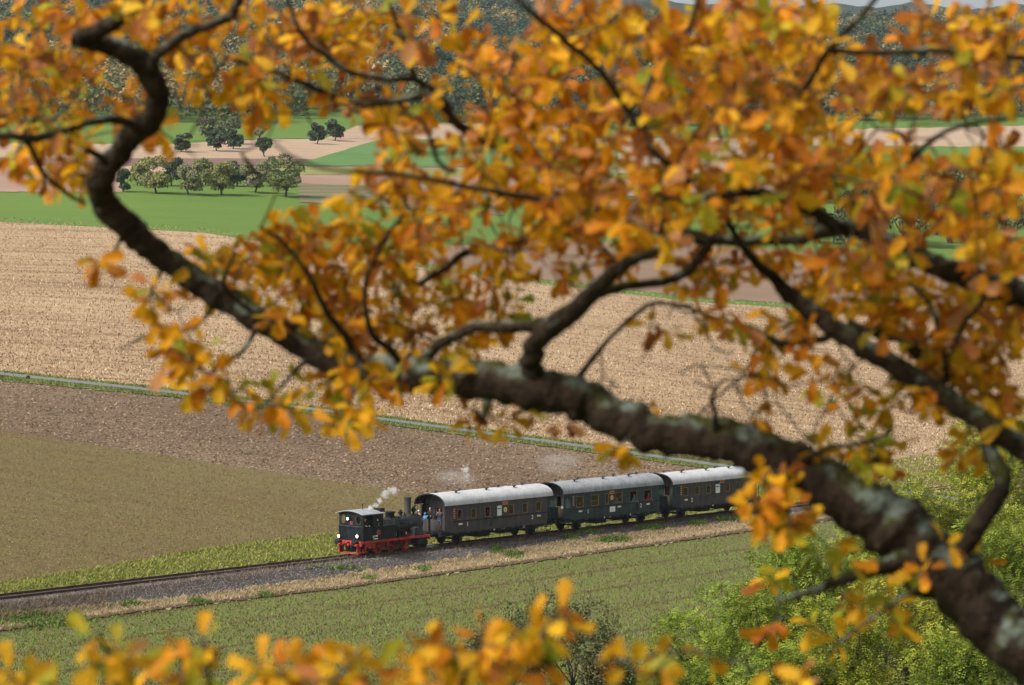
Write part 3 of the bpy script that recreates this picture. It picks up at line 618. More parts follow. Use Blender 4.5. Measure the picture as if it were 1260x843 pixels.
# plates on the tank side, and a painted highlight
def plate(parent, name, x0, x1, y, z0, z1, mat): return MB().box(x0, x1, y - .012, y, z0, z1).build(name, mat, parent)
xm = lx(465.8, -1.25, 1.6)
MB().ring((xm, -1.25, 1.66), (0, -1, 0), [(0, .21), (.015, .2)], 18).build('maker_plate', paint('plate_red', (.33, .09, .07), .5, vary=.3, scale=8), L0)
MB().ring((xm, -1.266, 1.66), (0, -1, 0), [(0, .13), (.012, .12)], 14).build('plate_centre', paint('plate_rim', (.16, .05, .04), .5), L0)
plate(L0, 'small_plate', xm - .09, xm + .09, -1.25, 2.1, 2.38, paint('plate_brown', (.14, .06, .05), .5))
xm = lx(462, -1.25, 1.2)
for (a, b_, z0, z1) in [(-.28, -.08, 1.30, 1.46), (.0, .22, 1.36, 1.48), (-.22, .26, 1.17, 1.25)]: plate(L0, 'white_lettering', xm + a, xm + b_, -1.25, z0, z1, M['white'])
plate(L0, 'painted_highlight', lx(464, -1.25, 2.6), lx(465.3, -1.25, 2.6), -1.25, 2.56, 2.64, M['white'])  # white patch paints the bright highlight on the cab side sheet

# ------------------------------------------------------------------ coaches
HW = 1.47
def arch(hw, z0, rise, n=14): return [(hw * math.cos(math.pi * k / n), z0 + rise * math.sin(math.pi * k / n) ** .85) for k in range(n + 1)]
def coach(label, pxs, wins, lower, upper, roofm, fo, ro, axles, nums, ztop, frame_mat, screens, win_z=(2.0, 2.78), panels=False):
    t0 = tpx(pxs[0], -HW, 2); t1 = tpx(pxs[1], -HW, 2); L = t1 - t0; X = lambda px, z=2.0: tpx(px, -HW, z) - t0
    R = empty('passenger_coach', trk(t0, 0, 0), ROT); tag(R, label, 'railway coach', 'passenger coaches of the steam train')
    zb, ze, zt = 1.0, ztop - .9, ztop; belt = 1.88
    holes = [(X(a) if a > 30 else a, X(c) if c > 30 else c, k) for a, c, k in wins]
    rows = []
    for s in (-1, 1):
        hs = [rect(a, c, *win_z) for a, c, k in holes]
        MB().poly(rect(0, L, belt, ze + .1), hs, lambda u, v, w_: (u, s * (HW - w_), v), .05).build('upper_side', upper, R)
        MB().box(0, L, min(s * HW, s * (HW - .05)), max(s * HW, s * (HW - .05)), zb, belt).build('lower_side', lower, R)
        MB().box(0, L, min(s * HW, s * (HW + .02)), max(s * HW, s * (HW + .02)), belt - .045, belt + .03).build('waist_rail', M['soot'] if not panels else upper, R)
        MB().box(0, L, min(s * HW, s * (HW + .03)), max(s * HW, s * (HW + .03)), ze + .02, ze + .1).build('cornice', M['soot'], R)
        for a, c, k in holes:
            y = s * (HW - .03); y2 = s * (HW - .045); fm = M['wood'] if k != 'f' else M['white']
            f = MB().poly(rect(a, c, *win_z), [rect(a + .05, c - .09, win_z[0] + .05, win_z[1] - .04)], lambda u, v, w_: (u, s * (HW - .008 - w_), v), .05).build('window', fm, R)
            if k == 'f':
                MB().box(a + .05, c - .09, min(y, y2), max(y, y2), win_z[0] + .05, win_z[0] + .52).build('pane', M['frost'], f)
                MB().box(a + .05, c - .09, min(y, y2), max(y, y2), win_z[0] + .58, win_z[1] - .04).build('pane', M['frost'], f)
                MB().box(a + .05, c - .09, s * HW - .012, s * HW + .012, win_z[0] + .52, win_z[0] + .58).build('transom', M['soot'], f)
            elif k == 'o': pass
            else:
                MB().box(a + .05, c - .09, min(y, y2), max(y, y2), win_z[0] + .05, win_z[1] - .04).build('pane', M['glass'], f)
                if k == 'b': MB().box(a + .05, c - .09, s * (HW - .03) - .015, s * (HW - .03) + .015, win_z[0] + .42, win_z[0] + .46).build('transom', M['wood'], f)
        nrib = int(L / .33) if panels else int(L / 1.6)
        m = MB()
        for k in range(1, nrib): x = k * L / nrib; m.box(x - .012, x + .012, min(s * HW, s * (HW + .008)), max(s * HW, s * (HW + .008)), zb + .02, belt - .05)
        tag(m.build('panel_joints', lower, R), kind='stuff')
        m = MB()
        for k in range(9): x = .3 + k * (L - .6) / 8; m.box(x, x + .35, s * (HW - .02) - .02, s * (HW - .02) + .02, .90, .98)
        tag(m.build('solebar_fittings', M['boiler'], R), kind='stuff')
    ar = arch(HW - .01, ze + .08, zt - ze - .12)
    for x, thick in ((0.0, .05), (L - .05, .05)):
        outl = [(HW - .01, zb)] + ar + [(-HW + .01, zb)]
        MB().poly(outl, [rect(-.42, .38, 1.18, 3.0)], lambda u, v, w_: (x + w_, u, v), thick).build('end_wall', upper if x > 0 or frame_mat is None else frame_mat, R)
    # interior
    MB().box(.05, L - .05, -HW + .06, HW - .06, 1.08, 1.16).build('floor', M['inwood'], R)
    cs_ = sorted((a_ + c_) / 2 for a_, c_, _ in holes); mids = [cs_[0] - .85] + [(p_ + q_) / 2 for p_, q_ in zip(cs_[:-1], cs_[1:])] + [cs_[-1] + .85]
    for x in mids:
        if not .15 < x < L - .15: continue
        for s in (-1, 1):
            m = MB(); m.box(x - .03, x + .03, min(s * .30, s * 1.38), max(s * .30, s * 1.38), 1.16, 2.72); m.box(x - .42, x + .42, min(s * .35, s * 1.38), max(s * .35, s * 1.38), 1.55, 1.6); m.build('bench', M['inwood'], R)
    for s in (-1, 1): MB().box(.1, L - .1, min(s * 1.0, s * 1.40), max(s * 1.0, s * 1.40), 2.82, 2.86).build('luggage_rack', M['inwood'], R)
    # roof
    oo = arch(HW + .10, ze, zt - ze); ii = arch(HW + .05, ze, zt - ze - .05)
    r_ = MB().poly(oo + ii[::-1], [], lambda u, v, w_: (-fo + w_, u, v), fo + ro + L).build('roof', roofm, R, smooth=50)
    for xe in (-fo - .02, L + ro - .03): MB().poly(arch(HW + .12, ze - .02, zt - ze + .035) + arch(HW + .04, ze - .02, zt - ze - .06)[::-1], [], lambda u, v, w_: (xe + w_, u, v), .05).build('roof_edge', M['soot'], r_)
    MB().poly(arch(HW + .04, ze, zt - ze - .07) + arch(HW + .02, ze, zt - ze - .09)[::-1], [], lambda u, v, w_: (-fo + .05 + w_, u, v), fo + ro + L - .1).build('roof_lining', M['soot'], r_)
    for k in range(3):
        xs_ = L * (k + 1) / 4; MB().poly(arch(HW + .108, ze, zt - ze + .008) + arch(HW + .1, ze, zt - ze)[::-1], [], lambda u, v, w_: (xs_ + w_, u, v), .04).build('roof_seam', roofm, r_)
    for (x, y) in ((-.2, .2), (L * .12, -.55), (L * .22, .1), (L * .44, -.55), (L * .62, .0), (L * .74, -.55), (L * .9, .1)):
        zr = ze + (zt - ze) * math.sin(math.acos(max(-1, min(1, y / (HW + .1))))) ** .85 - .03
        m = MB(); m.cyl((x, y, zr), (x, y, zr + .16), .08, 8); m.ring((x, y, zr + .14), (0, 0, 1), [(0, .19), (.06, .17), (.10, .05)], 12); m.build('roof_vent', M['boiler'], r_, smooth=40)
    # underframe
    ext0, ext1 = fo + .02, ro + .02
    m = MB()
    for s in (-1, 1): m.box(-ext0, L + ext1, s * 1.30 - .05, s * 1.30 + .05, .80, 1.0)
    m.box(-ext0, L + ext1, -.9, .9, .86, .98); m.box(L * .3, L * .42, -1.1, 1.1, .45, .86); m.box(L * .56, L * .66, -.8, 1.1, .5, .86)
    m.bar([(.9, -1.3, .8), (L * .4, -1.3, .58), (L * .6, -1.3, .58), (L - .9, -1.3, .8)], .03, 5); m.cyl((L * .4, -1.3, .58), (L * .4, -1.3, .85), .03, 5); m.cyl((L * .6, -1.3, .58), (L * .6, -1.3, .85), .03, 5)
    m.cyl((L * .7, -.3, .62), (L * .78, -.3, .62), .22, 12); m.build('underframe', M['soot'], R)
    for px_ in axles:
        x = tpx(px_, -.78, .47) - t0
        for y in (-.78, .78): spoked_wheel(R, x, y, .47, M['soot'], M['rusty'], 9)
        MB().cyl((x, -.78, .47), (x, .78, .47), .08, 8).build('axle', M['soot'], R)
        for s in (-1, 1):
            m = MB(); m.box(x - .16, x + .16, s * 1.12 - .12, s * 1.12 + .12, .34, .62); m.box(x - .75, x + .75, s * 1.12 - .05, s * 1.12 + .05, .66, .72); m.box(x - .5, x + .5, s * 1.12 - .05, s * 1.12 + .05, .61, .66)
            m.box(x - .22, x - .16, s * 1.05 - .05, s * 1.05 + .05, .35, .85); m.box(x + .16, x + .22, s * 1.05 - .05, s * 1.05 + .05, .35, .85); m.build('axle_box', M['soot'], R)
    # platforms
    for sgn, xe, xw in ((-1, -ext0, 0.0), (1, L + ext1, L)):
        MB().box(min(xe, xw), max(xe, xw), -1.35, 1.35, 1.08, 1.16).build('platform', M['soot'], R)
        MB().box(min(xe, xe + .1 * sgn), max(xe, xe + .1 * sgn), -1.3, 1.3, .76, 1.07).build('headstock', M['soot'], R)
        for y in (-.875, .875): buffer_part(R, xe + .1 * sgn, y, 1.0, sgn, M['soot'])
        xp = xe - .08 * sgn
        for y0, y1 in ((-.95, -.12), (.12, .95)):
            MB().box(xp - .02, xp + .02, y0, y1, 1.16, 2.08).build('platform_panel', frame_mat or upper, R)
        m = MB()
        for y in (-1.3, -.95, .95, 1.3): m.cyl((xp, y, 1.1), (xp, y, ze + .35 if abs(y) < 1 else ze), .025, 6)
        m.bar([(xp, -1.3, 2.1), (xp, -.95, 2.1)], .02, 5); m.bar([(xp, .95, 2.1), (xp, 1.3, 2.1)], .02, 5); m.bar([(xp, -1.3, 2.1), (xp, -.95, 1.2)], .012, 5)
        m.build('platform_railing', M['steel'], R)
        for s in (-1, 1):
            m = MB(); xs_ = xw + .5 * (xe - xw)
            for z, yo in ((.36, 1.38), (.68, 1.30)): m.box(xs_ - .3, xs_ + .3, min(s * yo, s * (yo - .25)), max(s * yo, s * (yo - .25)), z, z + .04)
            for xx_ in (xs_ - .28, xs_ + .28): m.bar([(xx_, s * 1.3, 1.1), (xx_, s * 1.36, .36)], .02, 5)
            m.build('steps', M['soot'], R)
            if screens:
                dd = .62 * abs(xe - xw); a = (xw, s * (HW - .02)); b_ = (xw + sgn * dd, s * (HW - .25))
                hol = [rect(.25, .75, 2.0, 2.85)] if screens == 'w' else []
                MB().poly([(0, 1.05), (1, 1.05), (1, ze - .05), (0, ze + .05)], hol, lambda u, v, w_: (a[0] + (b_[0] - a[0]) * u, a[1] + (b_[1] - a[1]) * u - s * w_, v), .04).build('side_screen', frame_mat or upper, R)
        MB().poly([(-.42, 1.18), (.38, 1.18), (.38, 3.0), (-.42, 3.0)], [rect(-.28, .24, 2.05, 2.85)] , lambda u, v, w_: (xw - (.05 if sgn > 0 else -.06) + w_ * .5, u, v), .04).build('end_door', M['wood'] if sgn > 0 else M['inwood'], R)
    # lettering and plates
    for kind, px_, z, *rest in nums:
        x = X(px_, z); y = -HW - .012
        if kind == 'n': digit(rest[0], R, x, y, z, .34, M['white'])
        elif kind == 'd': plate(R, 'white_label', x - .22, x + .22, y + .012, z - .06, z + .06, M['white'])
        elif kind == 'p': plate(R, 'name_plate', x - .33, x + .33, y + .012, z - .12, z + .14, M['orange']); plate(R, 'name_plate_lettering', x - .26, x + .26, y, z - .02, z + .04, paint('lettering_dark', (.12, .05, .02), .6))
        elif kind == 'e': MB().ring((x, -HW, z), (0, -1, 0), [(0, .2), (.02, .19)], 18).build('emblem', M[rest[0]], R); MB().ring((x, -HW - .02, z), (0, -1, 0), [(0, .09), (.006, .09)], 12).build('emblem_centre', M['orange'], R)
        elif kind == 'c':
            m = MB()
            for k in range(5): m.box(x - .1, x + .1, -HW - .012, -HW, z - .38 + k * .17, z - .28 + k * .17)
            m.build('corner_lettering', M['orange'], R)
        elif kind == 's':
            plate(R, 'white_sign', x - .36, x + .36, y + .012, z - .22, z + .22, M['white'])
            for k in range(2): plate(R, 'sign_print', x - .24, x + .24, y, z - .08 + k * .12, z - .05 + k * .12, paint('grey_print', (.5, .5, .52), .6))
        elif kind == 'l': MB().ring((x, rest[0], z), (-.3, -1, 0), [(0, .1), (.05, .13), (.08, .1)], 14).build('marker_lamp', M['white'], R, smooth=40)
        elif kind == 'w': MB().ring((x, -1.36, .93), (0, -1, 0), [(0, .09), (.02, .08)], 10).build('white_spot', M['white'], R)
        elif kind == 'o': plate(R, 'orange_mark', x - .25, x + .25, -1.352, .88, .97, M['orange'])
        elif kind == 'q': plate(R, 'white_plate', x - .16, x + .16, -1.352, .84, .98, M['white'])
    return R, t0, L
C1 = coach('grey-brown coach with whitish roof and people on its platform, directly behind the locomotive', (557.6, 672.2),
    [(563, 569.2, 'o'), (580, 586.4, 'g'), (597, 603.8, 'o'), (611.8, 617.4, 'f'), (626.2, 632.8, 'g'), (643, 649.4, 'g'), (659.4, 666.2, 'g')],
    M['coach_brown'], M['coach_brown'], M['roof_light'], tpx(557.6) - tpx(545.5), tpx(680) - tpx(672.2), (561.4, 651.5),
    [('d', 566.7, 1.66), ('n', 575.3, 1.45, '1'), ('n', 655, 1.45, '2'), ('d', 663, 1.66), ('p', 621.5, 2.93), ('e', 621.8, 2.42, 'cream'), ('c', 559, 2.5), ('w', 609.5, 1), ('o', 620, 1), ('q', 646, 1)], 4.06, None, 's')
C2 = coach('dark green coach with grey roof and white side sign, middle of the train', (704.3, 811),
    [(709.2, 718.4, 'g'), (727.4, 737.2, 'b'), (745, 749.2, 'g'), (757, 766.2, 'g'), (774.8, 784.2, 'o'), (792.4, 802, 'o')],
    M['coach_green'], M['coach_green'], M['roof_mid'], tpx(704.3) - tpx(692), tpx(816) - tpx(811), (707.9, 787.3),
    [('d', 714.3, 1.66), ('n', 723.5, 1.42, '1'), ('n', 788.5, 1.45, '2'), ('d', 797.5, 1.66), ('d', 762, 1.70), ('s', 753.6, 1.55), ('p', 752.8, 2.93), ('e', 752.9, 2.5, 'yellow'), ('c', 705.6, 2.55), ('l', 693, 2.1, -1.32), ('w', 777, 1), ('w', 745, 1), ('o', 751, 1)], 4.08, None, 'w', (1.98, 2.9))
C3 = coach('grey-brown coach with white roof and panelled lower side, last of the train behind orange leaves', (837.2, 930.3),
    [(840.6, 847, 'g'), (855, 861, 'g'), (868.8, 875, 'g'), (880.6, 886, 'f'), (893, 898, 'g'), (905.6, 911, 'g'), (919, 925, 'g')],
    M['coach_brown'], M['coach_upper'], M['roof_light'], tpx(837.2) - tpx(826.5), tpx(936) - tpx(930.3), (836.5, 912),
    [('d', 844.2, 1.66), ('n', 851.2, 1.45, '2'), ('d', 922, 2.0), ('p', 888.6, 2.93), ('c', 838.2, 2.5), ('w', 878.5, 1)], 3.98, M['coach_green'], 's', (1.98, 2.74), True)

# ------------------------------------------------------------------ people
def person(label, loc, yaw, pose='rail', top='black', legs='black', hair='dark', hat=None, h=1.74):
    R = empty('person', loc, yaw); tag(R, label, 'person', 'people riding on the train')
    sit = pose == 'sit'; zp = .55 if sit else .95; dz = zp - .95
    m2 = body_mesh(pose).copy()
    for k_i, mm in enumerate((CL[top], CL[legs], M['skin'], CL['black'])): m2.materials[k_i] = mm
    link('body', m2, R)
    hd = MB(); hc = (0, .0, 1.685 + dz); hd.ball(hc, .098, sc=(.92, 1.08, 1.0)); hd.v = [(x, y if z > hc[2] - .0 or y < -.02 else min(y, -.01), z) for x, y, z in hd.v]
    hd.v = [(x, y, max(z, hc[2] + (.0 if y > .03 else -.09))) for x, y, z in hd.v]; hd.build('hair', HAIR[hair], R, smooth=60)
    for s in (-1, 1): MB().ball((s * .032, .112, 1.665 + dz), .012, n=8, k=5).build('eye', CL['black'], R)
    if hat:
        hb = MB(); hb.ring((0, .0, 1.70 + dz), (0, 0, 1), [(0, .108), (.04, .11), (.09, .09), (.115, .03)], 14); hb.box(-.07, .07, .08, .2, 1.70 + dz, 1.715 + dz); hb.build('cap', CL[hat], R, smooth=50)
    sc = h / 1.76; R.scale = (sc, sc, sc); return R
def face(dx, dy):                                            # yaw so that the figure looks along (t, far) direction
    d = U * dx + NF * dy; return math.atan2(d[1], d[0]) - math.pi / 2
def aboard(px, t, z, *a, **k):
    y = ypx(px, t, z + 1.3); return trk(t, y, z)
tc1 = C1[1]
person('man in dark jacket and blue jeans standing at the platform steps of the first coach', aboard(541, tc1 - .55, 1.16), face(-.8, -.6), 'camera', 'grey', 'jeans', 'brown')
person('man in black coat standing before the open end door of the first coach', aboard(529.3, tc1 - .45, 1.16), face(-.8, -.5), 'rail', 'black', 'black', 'grey')
person('child in bright blue cap and jacket at the platform front panel of the first coach', aboard(523.2, tc1 - .85, 1.16), face(-1, -.1), 'rail', 'blue', 'navy', 'brown', 'blue', 1.35)
person('person in white cap and pale pink top at the far corner of the coach platform', aboard(515.5, tc1 - .85, 1.16), face(-1, .2), 'rail', 'pink', 'jeans', 'blond', 'white', 1.5)
person('driver in black overalls leaning at the cab opening of the locomotive, forearm bare', trk(TL + (o0 + o1) / 2 - .12, -1.02, 1.14), face(-.25, -.95), 'rail', 'black', 'black', 'dark', 'black', 1.68)
def passenger(label, px, C, top, hair, z=1.16, y=-.98, look=(-.4, -.9), sc=1.7):
    t = tpx(px, y, 2.2); return person(label, trk(t, y, z), face(*look), 'sit', top, 'navy', hair, None, sc)
passenger('passenger in beige jumper seated behind the first window of the first coach', 566.5, C1, 'beige', 'brown', 1.15)
passenger('grey haired passenger leaning at the open third window of the first coach', 600.0, C1, 'brown', 'grey', 1.22, -1.05)
passenger('passenger in navy jumper behind the first window of the green coach', 713.0, C2, 'navy', 'brown', 1.05)
passenger('dark clothed passenger in the right half of the green coach fourth window', 763.5, C2, 'black', 'dark', 1.3, -.9)
passenger('fair haired passenger in the left half of the green coach fourth window', 759.0, C2, 'beige', 'blond', 1.1, -.9)
passenger('passenger in bright cyan jacket at the open fifth window of the green coach', 780.6, C2, 'cyan', 'grey', 1.2, -1.1)
passenger('blond passenger in crimson red top at the last window of the green coach', 798.4, C2, 'magenta', 'blond', 1.2, -1.08)
passenger('passenger in brown jumper behind the third window of the last coach', 872.3, C3, 'brown', 'dark', 1.1)

# ------------------------------------------------------------------ trees
def basis(n):
    n = n / np.linalg.norm(n, axis=-1, keepdims=True); r = rng.normal(0, 1, n.shape); a = np.cross(n, r); a /= np.linalg.norm(a, axis=-1, keepdims=True); return n, a, np.cross(n, a)
def crown_geo(lump, n, size, cols, mode='leaf', up=.3, jit=.7):
    """lump: (k,6) ellipsoids; leaf blades spread through the outer half of every ellipsoid"""
    lump = np.asarray(lump, float); wgt = (lump[:, 3] * lump[:, 4] + lump[:, 3] * lump[:, 5]); wgt /= wgt.sum()
    k = rng.choice(len(lump), n, p=wgt); d = rng.normal(0, 1, (n, 3)); d /= np.linalg.norm(d, axis=1, keepdims=True)
    d[:, 2] = np.where(d[:, 2] < -.4, -d[:, 2], d[:, 2]); r = rng.uniform(.55, 1.06, n)[:, None] ** .5
    P = lump[k, :3] + d * lump[k, 3:] * r; P += rng.normal(0, .04, P.shape) * lump[k, 3:]
    nrm = d * 1.0 + np.array([0, 0, up]) + rng.normal(0, jit, (n, 3)); nn, a, b_ = basis(nrm)
    cols = np.array(cols); lc = cols[rng.integers(0, len(cols), len(lump))]; c = lc[k] * .55 + cols[rng.integers(0, len(cols), n)] * .45
    c = c * rng.uniform(.75, 1.3, (n, 1))
    if mode == 'leaf':
        s = (size * rng.uniform(.6, 1.35, n))[:, None]
        V = np.stack([P - a * s, P + b_ * s * .55, P + a * s, P - b_ * s * .55], 1).reshape(-1, 3)
        return V, np.arange(len(V)).reshape(-1, 4), c
    # pinnate leaves: a drooping stalk with pairs of leaflets
    dirn = d * [1, 1, .35] + rng.normal(0, .5, (n, 3)); dirn[:, 2] -= .15; dirn /= np.linalg.norm(dirn, axis=1, keepdims=True)
    upv = np.array([0, 0, 1.0]) + rng.normal(0, .35, (n, 3)); sd_ = np.cross(dirn, upv); sd_ /= np.linalg.norm(sd_, axis=1, keepdims=True); upv = np.cross(sd_, dirn)
    Ls = (size * rng.uniform(.7, 1.3, n))[:, None]; Vs = []; Cs = []
    for j in range(3):
        x = .3 + .3 * j; dr = -.35 * x * x
        c0 = P + dirn * Ls * x + upv * Ls * dr
        for s in (-1, 1):
            lw = .30 * (1.1 - .25 * abs(j - 1)); tip = c0 + sd_ * s * Ls * lw + dirn * Ls * .08 - upv * Ls * .06
            mid = (c0 + tip) / 2; wd = dirn * Ls * .12
            Vs.append(np.stack([c0, mid + wd, tip, mid - wd], 1)); Cs.append(c * rng.uniform(.85, 1.15, (n, 1)))
    V = np.concatenate(Vs).reshape(-1, 3); return V, np.arange(len(V)).reshape(-1, 4), np.concatenate(Cs)
def trunk_mb(h, r, nl, spread, seed, base=.3):
    q = random.Random(seed); m = MB(); top = Vector((q.uniform(-.1, .1) * h, q.uniform(-.1, .1) * h, h * base)); m.cyl((0, 0, -.4), top, r * 1.25, 8, r2=r * .9)
    for k in range(nl):
        a = 2 * math.pi * k / nl + q.uniform(-.4, .4); p = top.copy(); d = Vector((math.cos(a) * .8, math.sin(a) * .8, 1.0)).normalized(); rr = r * .65
        for j in range(3):
            e = p + d * (h * .19) * q.uniform(.8, 1.2); m.cyl(p, e, rr, 6, r2=rr * .6); p = e; rr *= .6; d = (d + Vector((q.uniform(-.4, .4), q.uniform(-.4, .4), q.uniform(-.1, .3)))).normalized()
    return m
def rand_lumps(q, w_, h, base, n, flat=1.0):
    out = []
    for k in range(n):
        a = q.uniform(0, 6.283); rr = math.sqrt(q.uniform(0, 1)) * .58; zz = q.uniform(.12, .80)
        s = q.uniform(.20, .34); taper = 1 - abs(zz - .42) * .9
        out.append((math.cos(a) * rr * w_ * taper, math.sin(a) * rr * w_ * taper, base + zz * (h - base), s * w_ * .95, s * w_ * .95, s * (h - base) * .62 * flat))
    return out
def tree(name, label, cat, loc, h, w_, cols, n=1500, leaf=.22, group=None, mode='leaf', base=.22, nl=5, lumps_n=14, seed=None):
    q = random.Random(rnd.randrange(1 << 30) if seed is None else seed)
    R = empty(name, loc, q.uniform(0, 6.28)); tag(R, label, cat, group)
    trunk_mb(h * .9, max(.05, h * .028), nl, w_, q.randrange(9999), base + .1).build('trunk', M['treebark'], R)
    V, Fc, c = crown_geo(rand_lumps(q, w_ * .66, h * 1.04, h * base, lumps_n), n, leaf, cols, mode)
    mesh_np('crown', V, Fc, M['foliage'], c, R); return R
def px_tree(name, label, cat, px, py, hpx, wpx, cols, **k):
    g_ = ground([px], [py])[0]; s = g_[1] / F * k.pop('grow', 1.0); return tree(name, label, cat, g_, hpx * s, wpx * s, cols, **k)
OLV = [(.23, .255, .085), (.28, .285, .10), (.20, .225, .07), (.30, .27, .10)]
GRY = [(.23, .235, .12), (.28, .265, .14), (.20, .21, .10)]
DRK = [(.055, .085, .045), (.07, .10, .05), (.045, .07, .04), (.085, .11, .055)]
G1, G2 = 'fruit trees in the orchard row', 'scattered trees on the tan field'
for px, py, hp, wp, cl, lb in [
    (193, 239, 40, 40, OLV, 'olive green fruit tree right of the dark oak bend, front row of the orchard'),
    (233, 241, 36, 36, GRY, 'greyish fruit tree, second of the full crowns in the front row of the orchard'),
    (273, 241, 38, 40, OLV, 'yellowish olive fruit tree in the middle of the orchard front row'),
    (313, 238, 36, 38, GRY, 'pale grey-green fruit tree left of the big dark one in the orchard'),
    (351, 243, 45, 46, [(.12, .16, .05), (.15, .19, .06), (.18, .20, .065)], 'largest and darkest fruit tree at the right end of the orchard'),
    (153, 237, 24, 22, DRK, 'small dark fruit tree at the left end of the orchard beside the oak bend')]:
    px_tree('fruit_tree', lb, 'tree', px, py, hp, wp, cl, n=3400, leaf=.24, group=G1, base=.08, grow=1.18)
for px, py, hp, wp, cl, lb in [
    (170, 229, 28, 28, OLV, 'back row orchard tree between the small dark one and the first olive crown'),
    (211, 230, 30, 32, DRK, 'dark back row orchard tree between the olive and the greyish crown'),
    (252, 229, 30, 30, OLV, 'back row orchard tree peeping out behind the two middle crowns'),
    (292, 230, 28, 32, DRK, 'dark green back row orchard tree right of the yellowish olive one'),
    (333, 230, 32, 30, GRY, 'grey back row orchard tree behind the largest dark crown')]:
    px_tree('fruit_tree', lb, 'tree', px, py, hp, wp, cl, n=2200, leaf=.27, group=G1, base=.08, grow=1.18)
for px, py, hp, wp, cl, lb in [
    (224, 188, 20, 28, DRK, 'low round dark tree at the left edge of the tan field'),
    (268, 187, 24, 30, DRK, 'broad dark tree in the clump on the tan field'),
    (287, 184, 22, 22, DRK, 'dark tree on the right side of the clump on the tan field'),
    (279, 178, 32, 34, [(.10, .125, .055), (.13, .14, .07)], 'taller pale green tree standing behind the dark clump'),
    (318, 174, 26, 26, GRY, 'slender grey-green tree at the edge of the bright green field'),
    (326, 194, 25, 20, DRK, 'dark upright tree standing alone below the grey-green one'),
    (390, 178, 23, 20, DRK, 'left of the two dark trees beside the bright green field'),
    (411, 174, 23, 24, DRK, 'right of the two dark trees beside the bright green field')]:
    px_tree('field_tree', lb, 'tree', px, py, hp, wp, cl, n=1900, leaf=.34, group=G2, base=.10, grow=1.15)
px_tree('shrub', 'grey brown shrub at the forest edge left of the tan field clump', 'shrub', 255, 170, 26, 34, [(.16, .14, .10), (.13, .12, .08)], n=1200, leaf=.4, base=.05)
px_tree('shrub', 'small dark green shrub at the grass edge of the field road on the far left', 'shrub', 34, 468, 6, 5, DRK, n=300, leaf=.12, base=.05)
HG = [(.05, .075, .03), (.07, .09, .04), (.09, .10, .04), (.06, .07, .045)]
HG2 = [(.12, .12, .06), (.10, .10, .05), (.16, .13, .06)]
for px, py, hp, wp, cl, lb in [
    (1045, 318, 95, 70, HG, 'tree at the left end of the hedge above the brown field behind the dark bough'),
    (1080, 300, 110, 75, HG, 'tallest green tree of the hedge above the brown field'),
    (1120, 305, 95, 70, HG2, 'olive tree of the hedge next to the tallest green one'),
    (1150, 290, 80, 60, HG, 'dark tree in the middle of the hedge above the brown field'),
    (1170, 300, 110, 60, HG2, 'yellowish tree of the hedge with dark spiky neighbour'),
    (1205, 296, 105, 65, HG, 'dark spiky topped tree near the right end of the hedge'),
    (1240, 310, 95, 70, HG2, 'rightmost brownish tree of the hedge at the picture edge'),
    (1010, 300, 50, 60, HG, 'low green bush at the left foot of the hedge'),
    (985, 250, 60, 60, HG, 'green tree farther left behind the orange leaves, above the hedge')]:
    px_tree('hedge_tree', lb, 'tree', px, py, hp, wp, cl, n=2600, leaf=.34, group='trees of the hedge above the brown field', base=.08)
# robinia thicket on the near slope
YG1 = [(.28, .32, .03), (.37, .37, .036), (.18, .23, .022), (.42, .36, .05), (.12, .165, .02)]
GR1 = [(.19, .27, .028), (.25, .31, .035), (.12, .18, .022), (.31, .32, .04)]
for px, py, rp, Y, cl, lb in [
    (850, 815, 75, 120, GR1, 'fresh green robinia at the left end of the thicket beside the seedling field'),
    (925, 765, 72, 114, GR1, 'green robinia in the thicket left of the short dead oak stub'),
    (1005, 715, 75, 117, GR1, 'bluish green robinia directly behind the dead oak stub'),
    (1085, 665, 72, 123, YG1, 'yellow green robinia seen just above the thick oak limb fork'),
    (1150, 625, 70, 130, YG1, 'pale yellow green robinia left of the upright lichen covered bough'),
    (1225, 600, 75, 134, YG1, 'robinia just right of the upright lichen covered bough'),
    (1252, 560, 74, 140, YG1, 'tall robinia at the picture edge behind the upright lichen covered bough'),
    (1235, 690, 75, 118, GR1, 'green robinia at the right edge beside the thick oak limb'),
    (1125, 755, 85, 106, YG1, 'yellowish robinia below the thick oak limb in the thicket'),
    (1030, 805, 80, 103, YG1, 'yellow speckled robinia at the bottom middle of the thicket'),
    (940, 840, 70, 101, GR1, 'dark green robinia at the bottom left of the thicket'),
    (1180, 830, 75, 98, GR1, 'robinia at the bottom right corner under the oak limb')]:
    c = at(px, py, Y); r = rp * Y / F; gz = float(T(c[0], c[1])); h = c[2] + r * .95 - gz
    q = random.Random(px); R = empty('robinia', (c[0], c[1], gz), 0); tag(R, lb, 'tree', 'robinias of the thicket on the near slope')
    trunk_mb(h * .8, .13, 5, r, px, .45).build('trunk', M['treebark'], R)
    lm = []
    for k in range(16):
        a = q.uniform(0, 6.28); rr = math.sqrt(q.random()) * r * .75; s = q.uniform(.28, .46) * r
        lm.append((math.cos(a) * rr, math.sin(a) * rr, h - r * .95 + q.uniform(-.75, .6) * r, s, s, s * .85))
    lm += [(0, 0, h - r * 1.6, r * .8, r * .8, r * .8), (r * .5, -r * .3, h - r * 1.7, r * .5, r * .5, r * .6), (-r * .5, -r * .2, h - r * 1.8, r * .5, r * .5, r * .6)]
    V, Fc, cc = crown_geo(lm, 4800, .34, cl, 'pinnate'); mesh_np('crown', V, Fc, M['foliage'], cc, R)
